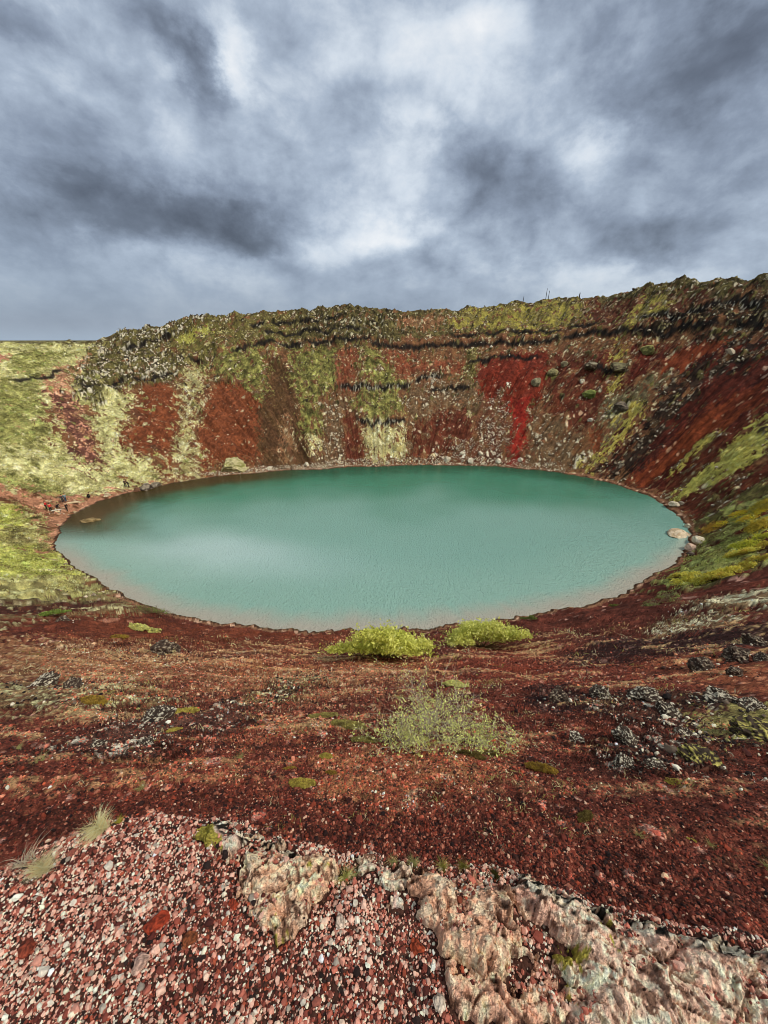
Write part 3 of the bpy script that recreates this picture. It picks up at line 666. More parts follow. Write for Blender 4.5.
# pale stones strewn over the screes of the far wall
def scree():
    X, Y, z, c, zid, full, az = G
    w = np.array([{'white_scree': 3., 'scree_grey': .8, 'scree_olive': .35, 'rust': .035, 'dark_red': .05, 'dark_scree': .22, 'mid_brown': .12, 'deep_red': .035, 'pale_grass': .16, 'brown_scree': .03, 'crag': .25, 'crest_rock': .12, 'rimtop': .04, 'bright_red': .015, 'moss_olive': .1, 'gully': .08, 'black_lava': .3, 'dark_green': .12, 'dark_crag': .2}.get(nm, 0) for nm in NAMES])
    d = full[1]-full[2]
    dist = np.sqrt(X*X+Y*Y)
    shore = ((d > .3) & (d < 3) & (Y > 88) & (np.abs(X) < 45))*2.
    p = np.maximum(w[zid]*np.clip(.5+1.6*fbm(X*.15, Y*.15, 3, 601), 0, 2), shore)*dist*((full[5] < 1.01)&(dist > 48)&(dist < 180)&(d > .2))
    cell = np.gradient(np.unique(np.round(np.hypot(X, Y), 3))) if False else 1.
    p = p/p.sum()
    k = rng.choice(len(X), 13500, p=p)
    S = .115*np.exp(rng.normal(0, .45, len(k)))
    pal = np.array([pig(q) for q in ((206, 196, 182), (170, 156, 138), (128, 112, 96), (84, 70, 58))])
    dark = np.isin(zid[k], [NAMES.index(q) for q in ('crag', 'crest_rock', 'dark_scree', 'black_lava', 'dark_crag', 'rimtop')])
    kk = np.where(dark, rng.choice(4, len(k), p=[.12, .24, .32, .32]), rng.choice(4, len(k), p=[.38, .32, .2, .1]))
    S = np.where(dark, S*1.9, S)
    x = X[k]+rng.uniform(-.2, .2, len(k)); y = Y[k]+rng.uniform(-.2, .2, len(k))
    tag(scatter('scree_stones', np.stack([x, y, z[k]], 1), S, pal[kk], 0, 21, M_pebble, sink=.2), kind='stuff')
scree()
# ------------------------------------------------------------------ the ledge in front: gravel mound with rock coming through
EDGE = np.array([(-6, -2.2), (-3.4, -.5), (-2.3, .15), (-1.6, .52), (-1.29, .70), (-1.15, .774), (-1.04, .83), (-.75, .843), (-.52, .816), (-.29, .737), (.054, .708), (.384, .676), (.677, .603), (.948, .546), (1.12, .514), (1.6, .40), (2.4, .1), (3.6, -.5), (6, -2.2)])
def ledge_top(x, y):
    return 28.4+.035*fbm(x*2.2, y*2.2, 4, 701)+.02*fbm(x*9, y*9, 3, 702)-.05*np.clip(-x-.9, 0, 3)-.03*np.clip(x-1.2, 0, 3)
def ledge_z(x, y):
    yE = np.interp(x, EDGE[:, 0], EDGE[:, 1])+.022*perlin(x*6, x*0, 703)+.012*perlin(x*17, x*0, 704)
    d = y-yE
    z = ledge_top(x, y)
    lip = -.035*sm(-.10, 0, d)
    drop = 2.9*(sm(0, .42, d)*.75+.25*sm(.02, .10, d))*(1+.15*fbm(x*5, y*14, 3, 705))
    return z+lip-np.where(d > 0, drop, 0)*1., d
def px_world(poly):
    return poly
ROCKS = {
'outcrop': ([(-0.475,0.684),(-0.401,0.728),(-0.286,0.728),(-0.182,0.714),(-0.113,0.695),(-0.136,0.658),(-0.165,0.633),(-0.192,0.600),(-0.219,0.577),(-0.247,0.533),(-0.316,0.516),(-0.377,0.537),(-0.424,0.572),(-0.455,0.626)], 0.085, 801, 0.035, 'knobbly tan outcrop with deep clefts in the gravel left of centre', ((221, 176, 152), (182, 139, 118), (206, 178, 160), 0.0)),
'knob': ([(-0.681,0.822),(-0.616,0.831),(-0.526,0.812),(-0.483,0.769),(-0.493,0.717),(-0.498,0.658),(-0.538,0.695),(-0.603,0.723),(-0.654,0.760)], 0.075, 811, 0.03, 'small whitish knob with yellow moss on the top of the gravel mound at left', ((221, 186, 176), (182, 152, 141), (206, 178, 160), 0.1)),
'cap': ([(-0.545,0.806),(-0.430,0.781),(-0.317,0.745),(-0.243,0.717),(-0.293,0.700),(-0.385,0.717),(-0.473,0.740),(-0.518,0.769)], 0.035, 821, 0.02, 'flat cream slab on the ledge rim right of the mossy knob', ((227, 190, 167), (199, 161, 139), (206, 178, 160), 0.05)),
'rim': ([(-0.107,0.706),(0.027,0.703),(0.099,0.690),(0.090,0.653),(0.045,0.638),(0.013,0.623),(-0.052,0.658),(-0.105,0.674)], 0.03, 831, 0.02, 'thin pale slab at the ledge rim in the middle', ((227, 194, 178), (199, 166, 149), (206, 178, 160), 0.05)),
'stone': ([(0.000,0.621),(0.038,0.623),(0.068,0.600),(0.060,0.563),(0.024,0.568),(0.000,0.593)], 0.04, 841, 0.02, 'small grey white rock lying between the rim slab and the middle rock', ((224, 187, 182), (189, 155, 149), (206, 178, 160), 0.1)),
'middle': ([(0.078,0.669),(0.184,0.679),(0.278,0.658),(0.390,0.643),(0.398,0.586),(0.358,0.533),(0.397,0.492),(0.363,0.454),(0.277,0.439),(0.204,0.458),(0.147,0.488),(0.124,0.537),(0.091,0.579),(0.063,0.619)], 0.09, 851, 0.04, 'craggy tan rock left of the large slab with a rust coloured cleft', ((222, 174, 151), (187, 141, 120), (206, 178, 160), 0.0)),
'slab': ([(0.395,0.638),(0.469,0.669),(0.530,0.658),(0.672,0.607),(0.827,0.559),(0.977,0.520),(1.121,0.488),(1.416,0.332),(1.270,0.226),(0.388,0.226),(0.383,0.332),(0.457,0.378),(0.509,0.425),(0.463,0.458),(0.506,0.494),(0.487,0.533),(0.429,0.552),(0.393,0.590)], 0.085, 861, 0.06, 'large pinkish cream slab filling the lower right corner', ((227, 182, 167), (204, 154, 140), (206, 178, 160), 0.0)),
'low': ([(0.144,0.461),(0.189,0.469),(0.260,0.436),(0.366,0.429),(0.460,0.450),(0.507,0.420),(0.481,0.384),(0.404,0.347),(0.373,0.303),(0.277,0.303),(0.268,0.362),(0.203,0.394),(0.160,0.422)], 0.07, 871, 0.04, 'low tan rock at the bottom edge left of the large slab', ((224, 171, 151), (189, 139, 120), (206, 178, 160), 0.0)),
'pocket': ([(0.272,0.514),(0.336,0.516),(0.399,0.496),(0.434,0.469),(0.374,0.454),(0.323,0.469)], 0.05, 881, 0.025, 'small tan rock in the gravel pocket between the middle rock and the slab', ((224, 180, 161), (191, 147, 130), (206, 178, 160), 0.1)),

}
cols = {'gravel': pig((128, 74, 70))}
def rock_h(x, y, poly, H, seed, fw):
    sd = sdist(x+.07*fbm(x*12, y*12, 5, seed+1, .6), y+.07*fbm(x*12, y*12, 5, seed+2, .6), poly)
    wx = x+.045*fbm(x*9, y*9, 3, seed+6); wy = y+.045*fbm(x*9, y*9, 3, seed+7)
    rd = np.clip(.44+.95*fbm(wx*10, wy*13, 6, seed+3, .68)+.28*ridged(wx*16, wy*11, 5, seed+9, .65), 0, 1)
    d1, d2, cc = worley(wx*11, wy*15, seed+4); e1, e2, ce = worley(wx*30, wy*38, seed+14)
    crack = sm(.12, 0, d2-d1)*sm(-.15, .2, fbm(x*7, y*7, 2, seed+15)); pit = sm(.30, .08, e1)*(ce > .62)
    fa, fd1, fd2 = facets(wx*7+y*2, wy*11, seed+21, 1.1); fb, gd1, gd2 = facets(wx*21, wy*30, seed+22, 1.2)
    crack = np.maximum(crack*.4, sm(.09, 0, fd2-fd1)*sm(-.25, .1, fbm(x*8, y*8, 2, seed+16)))
    rd = np.clip(.42+.9*fbm(x*6, y*9, 5, seed+3, .62)+.22*fa, 0, 1)
    h = H*.85*(sm(-.004, fw, sd)**.5)*(.45+.55*rd)+(.020*fa+.010*fb)*sm(0, .03, sd)-.016*crack-.010*pit+.007*fbm(x*60, y*50, 4, seed+5, .65)
    return sd, h, rd, np.clip(crack+pit*.8, 0, 1), cc
def build_ledge():
    xs = np.concatenate([np.linspace(-6, -1.7, 60)[:-1], np.linspace(-1.7, 1.75, 760), np.linspace(1.75, 6, 60)[1:]])
    t = np.concatenate([np.linspace(-3.5, -1.0, 24)[:-1], np.linspace(-1.0, .5, 330), np.linspace(.5, .9, 12)[1:]])
    XX, TT = np.meshgrid(xs, t); YY = TT+np.interp(XX, EDGE[:, 0], EDGE[:, 1])
    x, y = XX.ravel(), YY.ravel(); z, d = ledge_z(x, y)
    z = z-sm(3, 6, np.abs(x))*2.4-sm(-2.2, -3.5, TT.ravel())*2.4
    n = fbm(x*3, y*3, 4, 711); n2 = fbm(x*14, y*14, 3, 712)
    m = np.clip(.5+1.1*n+.6*n2, 0, 1)[:, None]
    c = pig((74, 48, 42))*(1-m)+pig((52, 32, 28))*m
    cl = sm(.0, .05, d)[:, None]*.8
    c = c*(1-cl)+pig((96, 66, 58))*cl
    nx, ny = len(xs), len(t); i = np.arange(ny-1)[:, None]*nx; j = np.arange(nx-1)[None]
    F = np.stack([(i+j).ravel(), (i+j+1).ravel(), (i+nx+j+1).ravel(), (i+nx+j).ravel()], 1)
    tag(npmesh('gravel_ledge', np.stack([x, y, z], 1), F, M_ledge, col=c, smooth=True), kind='structure')
M_ledge = tintmat('ledge_gravel', .95, [('v', 90, .5, 1.5), ('n', 25, .8, 1.2)], [('v', 90, .8, .008)], .1)
build_ledge()
def build_rocks():
    for nm, (poly, H, seed, fw, label, style) in ROCKS.items():
        P = np.array(poly); lo = P.min(0)-.04; hi = P.max(0)+.04; st = .0038
        xs = np.arange(lo[0], hi[0], st); ys = np.arange(lo[1], hi[1], st); XX, YY = np.meshgrid(xs, ys)
        x, y = XX.ravel(), YY.ravel()
        sd, h, rd, crack, cc = rock_h(x, y, poly, H, seed, fw)
        zb, d = ledge_z(x, y)
        # rocks that break the skyline of the ledge keep some height past its edge, then fall with it
        zt = ledge_top(x, y)-sm(0, .05, d)*.05
        base = np.where(d > 0, np.maximum(zb, zt-.02-np.clip(d, 0, 1)*1.6), zb)
        z = base-.03+h+.03*sm(-.004, .012, sd)
        n = fbm(x*4, y*4, 4, seed+31); n2 = fbm(x*17, y*17, 4, seed+32); n3 = fbm(x*45, y*38, 3, seed+33)
        a, b, li, gr = style
        m = np.clip(.5+1.3*n+.5*n2, 0, 1)[:, None]
        c = pig(a)*(1-m)+pig(b)*m
        c = c*(1+.7*n3+.35*n2+.35*(cc-.5))[:, None]
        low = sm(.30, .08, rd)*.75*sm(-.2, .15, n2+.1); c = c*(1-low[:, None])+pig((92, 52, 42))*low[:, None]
        w = (sm(.10, .22, n2+.25*n+gr)*.8)[:, None]; c = c*(1-w)+pig(li)*w
        pt = (sm(.13, .22, fbm(x*34+y*14, y*24, 4, seed+61, .62)+.25*fbm(x*5, y*5, 2, seed+62))*.85)[:, None]; c = c*(1-pt)+pig((88, 58, 44))*pt
        cr = (crack*.6)[:, None]; c = c*(1-cr)+pig((58, 40, 32))*cr
        # black and white lichen on the broken upper rim, moss where it is sheltered
        rim = sm(-.085, -.055, d+.05*n2)
        if nm in ('slab', 'cap', 'knob'):
            bl = (rim*sm(-.12, -.02, fbm((x+y*.5)*13, (y-.3*x)*42, 4, seed+52)))[:, None]; c = c*(1-bl)+pig((42, 36, 32))*bl
            wh = (rim*sm(.10, .16, fbm((x+y*.5)*20, (y-.3*x)*52, 4, seed+40)))[:, None]; c = c*(1-wh)+pig((196, 182, 168))*wh
        if nm in ('knob', 'outcrop', 'slab'):
            mz = (sm(.30, .34, fbm(x*7, y*7, 3, seed+44)+.3*n3+(.22 if nm == 'knob' else 0)-(.12 if nm == 'slab' else 0)))[:, None]
            c = c*(1-mz)+pig((140, 130, 36))*mz
        nx, ny = len(xs), len(ys); i = np.arange(ny-1)[:, None]*nx; j = np.arange(nx-1)[None]
        F = np.stack([(i+j).ravel(), (i+j+1).ravel(), (i+nx+j+1).ravel(), (i+nx+j).ravel()], 1)
        ok = (sd > -.012); F = F[ok[F].all(1)]
        use = np.zeros(len(x), bool); use[F.ravel()] = True; ix = np.cumsum(use)-1
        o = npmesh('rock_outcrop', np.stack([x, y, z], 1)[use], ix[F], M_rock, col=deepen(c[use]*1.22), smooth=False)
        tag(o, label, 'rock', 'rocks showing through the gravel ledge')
build_rocks()
def ledge_gravel():
    n = 105000
    x = rng.uniform(-1.8, 1.8, n); yE = np.interp(x, EDGE[:, 0], EDGE[:, 1]); y = yE-rng.uniform(-.03, .66, n)
    z, d = ledge_z(x, y); z = z-np.where(d > 0, .0, 0)
    keep = np.ones(n, bool)
    for nm, (poly, H, seed, fw, label, style) in ROCKS.items():
        sd, h, rd, crack, cc = rock_h(x, y, poly, H, seed, fw)
        ins = sd > -.006
        pk = ins & (rd < .34) & (rng.uniform(size=n) < .8)
        z = np.where(pk, z+np.clip(h-.004, 0, 1), z); keep &= ~ins | pk
    big = rng.uniform(size=n) < .09*(1+1.2*fbm(x*2.5, y*2.5, 3, 721))
    S = np.where(big, .0078*np.exp(rng.normal(0, .34, n)), .0039*np.exp(rng.normal(0, .35, n)))
    x, y, z, S, d, big = [q[keep] for q in (x, y, z, S, d, big)]; n = len(x)
    pal = np.array([pig(q) for q in ((208, 164, 152), (184, 128, 116), (196, 186, 178), (126, 62, 52), (92, 42, 36), (150, 72, 52), (54, 38, 35), (220, 202, 184), (150, 138, 130), (156, 88, 76))])
    dk = fbm(x*3.2, y*3.2, 3, 731)+.5*fbm(x*11, y*11, 2, 732)
    u = rng.uniform(size=n)+dk*.55
    light = u < .63
    k = np.where(light, rng.choice([0, 1, 2, 7, 8, 9], n, p=[.28, .26, .12, .10, .08, .16]), rng.choice([3, 4, 5, 6, 9], n, p=[.3, .3, .12, .13, .15]))
    for nm, msk, sub, sd_ in (('coarse_pebbles', big, 1, 31), ('fine_pebbles', ~big, 0, 41)):
        tag(scatter(nm, np.stack([x, y, z], 1)[msk], S[msk], pal[k[msk]]*np.exp(rng.normal(0, .18, msk.sum()))[:, None], sub, sd_, M_pebble, jit=.06, nshape=24, sink=.25), kind='stuff')
ledge_gravel()
for (x, y, w, lab, base) in ((-0.676, 0.542, .066, 'largest brick red stone on the gravel ledge, left of centre', (150, 56, 34)), (-0.467, 0.591, .040, 'small brick red stone left of the knobbly grey outcrop', (158, 62, 40)), (-0.563, 0.510, .045, 'rust brown stone in the gravel below the knobbly outcrop', (132, 72, 44)), (0.095, 0.500, .05, 'orange red stone in the gravel left of the middle rock', (160, 70, 44)), (-0.132, 0.553, .04, 'pale pinkish pebble standing out below the knobbly outcrop', (200, 176, 164)), (-0.680, 0.462, .05, 'long pale pink stone at the bottom left of the gravel', (196, 160, 150)), (0.143, 0.399, .045, 'second pale stone near the bottom centre of the gravel', (198, 180, 168)), (-1.034, 0.500, .05, 'rusty brown stone in the dark hollow at far left', (128, 58, 42))):
    z = float(ledge_z(np.array([x]), np.array([y]))[0][0])
    tag(boulder('stone', (x, y, z), (w*.75, w*.62, w*.5), int(abs(x)*1000)+5, base, tuple(int(q*.7) for q in base), .4, 4, .35, 9, x*9, .25), lab, 'stone')

SHORE_BOULDERS = [(56.48, 68.83, 1.75, 'white flat boulder lying alone on the red beach right of the lake'),(57.38, 68.47, 1.16, 'small grey boulder just right of the lone white flat one'),(53.42, 60.52, 1.41, 'rounded pale boulder topmost of the heap at the right shore'),(49.44, 57.57, 2.87, 'broad pale boulder reaching farthest into the water at the right shore'),(51.17, 57.61, 1.18, 'small pale boulder wedged in the middle of the heap at the right shore'),(50.4, 54.19, 2.08, 'long whitish boulder farthest from the water in the right shore heap'),(47.62, 52.28, 1.71, 'pale pinkish boulder at the near end of the right shore heap'),(45.68, 49.65, 1.04, 'small dark boulder nearest the camera at the right shore heap'),
]
LEFT_ROCKS = [(-57.88, 74.62, 1.46, 'pale boulder on the brown shore between the two groups of visitors'),(-52.4, 79.58, 2.87, 'dark layered boulder at the left water edge below the standing pair'),(-53.88, 78.33, 1.74, 'small brown boulder left of the dark layered one at the water'),(-51.11, 81.31, 2.03, 'grey boulder right of the dark layered one at the left shore'),(-53.61, 63.28, 3.1, 'long brown boulder lying in the shallow water at left'),(-37.48, 92.08, 6.0, 'mossy pale outcrop at the water edge below the rust coloured scree'),
]
WALL_ROCKS = [(44.41, 116.91, 3.19, 'grey boulder at the left edge of the dark red scree'),(49.52, 119.59, 2.93, 'olive grey boulder left of its grey twin high on the dark red scree'),(52.78, 120.37, 2.64, 'grey boulder right of its olive twin high on the dark red scree'),(57.5, 113.92, 4.45, 'wide dark outcrop on the red slope under the cliff'),(54.51, 111.24, 1.65, 'white stone alone on the dark red scree'),(55.02, 106.18, 3.73, 'rounded green mossy boulder on the dark red scree'),(62.07, 108.83, 5.33, 'wide dark outcrop beside the yellow moss streak'),(59.37, 98.44, 3.26, 'dark grey boulder at the top of the yellow gully'),(52.92, 99.31, 1.54, 'whitish stone above the grey scree by the red slope'),(69.24, 109.29, 3.67, 'mossy outcrop just below the cliff at right'),
]
WHITE_ROCKS = [(16.73, 98.6, 1.86),(22.81, 97.71, 1.85),(25.59, 99.36, 1.33),(29.96, 97.5, 1.58),(-28.78, 92.92, 1.26),(-19.81, 95.14, 1.29),(20.89, 99.99, 1.07),(35.32, 96.34, 1.3),
]
LAVA = [(-13.15, 17.61, 1.56, 0),(-28.48, 27.04, 1.2, 0),(11.4, 10.26, 0.86, 0),(16.16, 12.94, 0.96, 0),(13.38, 10.98, 1.06, 0),(11.15, 9.07, 0.51, 0),(13.66, 10.39, 0.65, 0),(6.23, 5.93, 0.57, 1),(7.88, 6.43, 0.8, 1),(6.27, 6.68, 0.74, 1),(5.4, 4.67, 0.4, 1),(3.99, 4.23, 0.46, 1),(4.6, 3.58, 0.55, 2),(6.79, 4.68, 0.83, 2),(8.23, 6.07, 0.58, 1),(3.4, 3.5, 0.31, 1),(3.29, 4.41, 0.31, 1),(-3.89, 4.16, 0.33, 1),(-4.61, 5.46, 0.58, 1),(-4.77, 4.25, 0.33, 1),(-10.23, 8.37, 0.78, 1),(-8.73, 7.85, 0.56, 0),(3.76, 3.4, 0.28, 1),(4.4, 6.84, 0.65, 0),(5.61, 7.11, 0.62, 1),
]
MOSS = [(-4.3, 5.84, 0.52, 0),(-3.8, 4.74, 0.29, 0),(-1.23, 5.58, 0.58, 1),(-0.63, 4.88, 0.56, 1),(-0.83, 3.61, 0.19, 0),(-0.7, 3.23, 0.16, 2),(-1.02, 2.99, 0.32, 0),(2.04, 2.3, 0.23, 3),(2.06, 3.2, 0.4, 2),(-0.31, 4.24, 0.5, 1),(3.58, 2.99, 0.15, 0),(2.94, 2.07, 0.09, 0),(1.24, 3.57, 0.37, 3),(1.57, 3.71, 0.3, 3),(2.09, 8.2, 0.71, 4),(-6.99, 6.58, 0.63, 2),(4.79, 3.8, 0.3, 2),(-1.28, 3.34, 0.16, 2),(-19.46, 21.98, 1.47, 2),(-21.78, 27.55, 2.37, 4),
]
TUFTS = [(2.4, 2.05, 0.11),(3.06, 2.01, 0.09),(3.35, 1.8, 0.12),(-2.93, 2.86, 0.12),(-4.69, 3.4, 0.17),(-6.04, 4.19, 0.13),(-2.05, 3.57, 0.14),(0.4, 6.8, 0.2),
]
BUSHES = [(0.05, 14.3, 5.1, 'largest bright yellow green willow bush on the near red slope'),(6.5, 19.6, 4.5, 'second bright green willow bush, right of the largest and nearer the water'),(14.84, 31.4, 1.65, 'tiny olive bush at the water edge right of the two bright bushes'),(-26.46, 35.91, 3.96, 'low bush with brownish twigs at the near left shore'),(-31.62, 30.03, 2.73, 'low light green bush on the dark lava streaks at left'),(25.66, 34.87, 1.45, 'small round olive bush on the near shore at right'),(24.24, 27.84, 3.04, 'low wide bush with pale twigs on the near shore right of the small olive one'),
]
SHRUBS = [(46.27, 43.21, 3.34),(42.88, 40.41, 2.68),(36.36, 34.92, 2.81),(35.24, 35.19, 2.19),(35.1, 36.6, 2.73),(36.13, 40.06, 1.62),(51.38, 47.29, 3.04),(55.59, 53.9, 4.03),(53.98, 57.06, 2.99),(40.13, 35.82, 1.74),(44.41, 39.1, 2.1),(57.4, 53.06, 2.71),
]
PEOPLE = [(-62.23, 64.92),(-61.92, 65.28),(-61.74, 66.58),(-62.28, 68.86),(-62.0, 69.23),(-59.86, 66.4),(-60.42, 72.71),(-56.58, 79.11),(-55.96, 79.12),
]
MISC = [(-60.51, 64.91),(-60.97, 69.06),(0.79, 3.47),(-3.42, 2.0),
]
POSTS = [(48.57, 152.3),(55.21, 149.34),(55.89, 148.88),(64.36, 144.42),
]

# ------------------------------------------------------------------ boulders
tone = [((206,194,176),(176,160,140)), ((140,128,116),(104,92,84)), ((214,200,182),(172,148,128)), ((202,184,164),(168,146,122)), ((190,172,152),(150,130,110)), ((216,204,188),(184,166,144)), ((208,178,164),(176,150,132)), ((62,48,44),(110,100,90))]
for i, (x, y, w, lab) in enumerate(SHORE_BOULDERS):
    tag(boulder('boulder', (x, y, max(gz(x, y), -.15)), (w, w*.75, w*(.38 if i == 3 else .5)), 50+i, tone[i][0], tone[i][1], .4, 3, .12, 11, .3*i, .22), lab, 'boulder', 'boulders on the right shore')
tone = [((208,192,164),(170,150,124)), ((60,50,44),(150,138,124)), ((120,84,64),(92,64,50)), ((120,108,96),(160,150,136)), ((150,128,92),(110,92,60)), ((176,166,124),(132,130,66))]
for i, (x, y, w, lab) in enumerate(LEFT_ROCKS):
    if i == 5: hgt = 3.2
    elif i == 4: hgt = .7
    else: hgt = w*.5
    tag(boulder('boulder', (x, y, max(gz(x, y), -.25)), (w, w*(.4 if i == 4 else .7), hgt), 70+i, tone[i][0], tone[i][1], .45, 4, .2, 11, .35 if i == 4 else .2*i, .3, .45 if i == 5 else .2, i == 5), lab, 'boulder', 'boulders on the left shore')
tone = [((112,104,80),(150,140,110)), ((110,104,70),(146,136,90)), ((104,96,76),(140,130,100)), ((70,58,46),(140,132,110)), ((206,200,186),(170,160,140)), ((96,112,44),(128,134,60)), ((66,54,44),(130,122,90)), ((76,66,60),(116,104,90)), ((204,196,184),(170,160,146)), ((92,88,44),(140,134,70))]
for i, (x, y, w, lab) in enumerate(WALL_ROCKS):
    tag(boulder('boulder', (x, y, gz(x, y)), (w*.8, w*.66, w*(.36 if w > 3.8 else .6)), 90+i, tone[i][0], tone[i][1], .5, 4, .2, 10, .4*i, .38, .25), lab, 'boulder', 'boulders on the far crater wall')
WL = ['whitish boulder at the far water edge, left one of the large pair', 'whitish boulder at the far water edge, right one of the large pair', 'small whitish boulder just above the large pair at the far shore', 'whitish boulder at the far water edge close to the crimson streak', 'white stone at the far shore below the dark brown scree', 'white stone at the far shore right of the dark brown scree', 'smallest white stone between the large pair at the far shore', 'white stone at the foot of the crimson streak']
for i, (x, y, w) in enumerate(WHITE_ROCKS):
    tag(boulder('boulder', (x, y, gz(x, y)), (w, w*.8, w*.7), 110+i, (216,206,192), (180,168,150), .4, 2, .15, 9, .5*i, .25), WL[i], 'boulder', 'white boulders at the far shore')
# ------------------------------------------------------------------ dark lava breaking through the near slope
LL = ['black jagged lava lump alone on the near slope at left, below the lake edge', 'dark lava lump with a pale tail beside the light green bush at left', 'rounded black lava lump at left of the group on the right slope', 'black lava lump highest of the group on the right slope', 'wide dark lava lump in the middle of the group on the right slope', 'small black lava lump lowest of the group on the right slope', 'dark lava lump of the right slope group cut by the picture edge', 'crusty lava lump with white lichen, nearest below the long pale streak on the right slope', 'lava lump with white lichen left of the golden moss band', 'flat lava crust with white lichen at the upper edge of the rocky band at right', 'small lichen covered lump below the wide one in the rocky band', 'lichen covered lava crust above the small tan bush at right', 'dark lava lump wearing yellow moss, lowest of the rocky band', 'broad black and white lava mass at the right edge below the golden moss', 'dark lava mass at the right edge above the golden moss', 'small white crusted lump at the lower left end of the rocky band', 'small pale crusted lump standing apart right of the twiggy shrub', 'upright white crusted lump on the red slope at left', 'grey lichen crust beside the yellow moss cushion at left', 'low grey lump left of the upright white crusted one', 'brown lava lump at the far left with pale lichen', 'brownish lava lump right of the lichen lump at far left', 'flat crusted lump just below the mossy lava lump', 'low black lump in the dark hollow right of the twiggy shrub', 'lichen flecked lump at the left end of the rocky band']
for i, (x, y, w, st) in enumerate(LAVA):
    base, patch, sh = [((66,52,46),(150,136,120),.34), ((58,46,40),(190,182,168),.36), ((60,50,42),(170,160,76),.42)][st]
    tag(boulder('lava_lump', (x, y, gz(x, y)), (w*.72, w*.58, w*(.5 if st == 0 else .36)), 130+i, base, patch, sh, 5, .45, 4, .7*i, .36, .5, True), LL[i], 'lava rock', 'lava lumps on the near slope')
def rubble():
    P = []; S = []; C = []
    for i, (x, y, w, st) in enumerate(LAVA):
        n = 26; a = rng.uniform(0, 6.28, n); q = w*(.35+.75*rng.random(n)**.7)
        P += [(x+q[k]*1.3*math.cos(a[k]), y+q[k]*.8*math.sin(a[k])) for k in range(n)]; S += list(w*.05*np.exp(rng.normal(0, .5, n))); C += [[(46,36,34),(206,198,186),(110,94,84),(80,56,50)][k] for k in rng.choice(4, n, p=[.4, .25, .2, .15])]
    for nm, (n, lo, hi) in {'lava': (1700, .02, .08), 'lichen_rock': (420, .012, .04), 'lichen_streak': (250, .05, .13), 'lichen_band': (700, .03, .11), 'black_lava': (350, .05, .13), 'dark_band': (260, .05, .16)}.items():
        for zn, poly in ZONES:
            if zn != nm: continue
            p = np.array(poly); lo_, hi_ = p.min(0), p.max(0); q = rng.uniform(lo_, hi_, (n*3, 2)); q = q[inside(q[:, 0], q[:, 1], p)][:n]
            c0 = p.mean(0); q = c0+(q-c0)*1.12+rng.normal(0, .06, q.shape)*np.hypot(*c0)*.12; q = q[fbm(q[:, 0]*1.3, q[:, 1]*1.3, 4, 77)+.12*rng.normal(size=len(q)) > .16]
            P += [tuple(t) for t in q]; S += list(rng.uniform(lo, hi, len(q))*.6); C += [[(46,36,34),(200,192,176),(120,106,92),(80,56,50),(150,144,84)][k] for k in rng.choice(5, len(q), p=[.40, .15, .20, .17, .08])]
    P = np.array(P); z = surf(P[:, 0], P[:, 1])[0]
    tag(scatter('lava_rubble', np.column_stack([P, z]), np.array(S), np.array([pig(c) for c in C]), 1, 55, M_pebble, sink=.3, nshape=20), kind='stuff')
rubble()
# ------------------------------------------------------------------ plants
def leaf_mesh(P, D, U, L, W):
    """P centres, D long axes, U side axes, lengths and widths -> folded leaf quads"""
    a = P-D*L[:, None]*.5; b = P+D*L[:, None]*.5; s = U*W[:, None]*.5
    V = np.stack([a, P+s, b, P-s], 1).reshape(-1, 3); F = np.arange(len(P)*4).reshape(-1, 4)
    return V, F
def unit(v): return v/(np.linalg.norm(v, axis=-1, keepdims=True)+1e-9)
def tubes(paths, r0, r1, k=5):
    V = []; F = []; b = 0
    for pts, ra, rb in zip(paths, r0, r1):
        pts = np.asarray(pts, float); n = len(pts)
        for i in range(n):
            t = unit(pts[min(i+1, n-1)]-pts[max(i-1, 0)]); s = unit(np.cross(t, [.31, .9, .2])); q = np.cross(t, s); r = ra+(rb-ra)*i/(n-1)
            for j in range(k):
                an = 2*math.pi*j/k; V.append(pts[i]+r*(math.cos(an)*s+math.sin(an)*q))
        for i in range(n-1):
            for j in range(k):
                F.append((b+i*k+j, b+i*k+(j+1) % k, b+(i+1)*k+(j+1) % k, b+(i+1)*k+j))
        b += n*k
    return np.array(V), np.array(F)
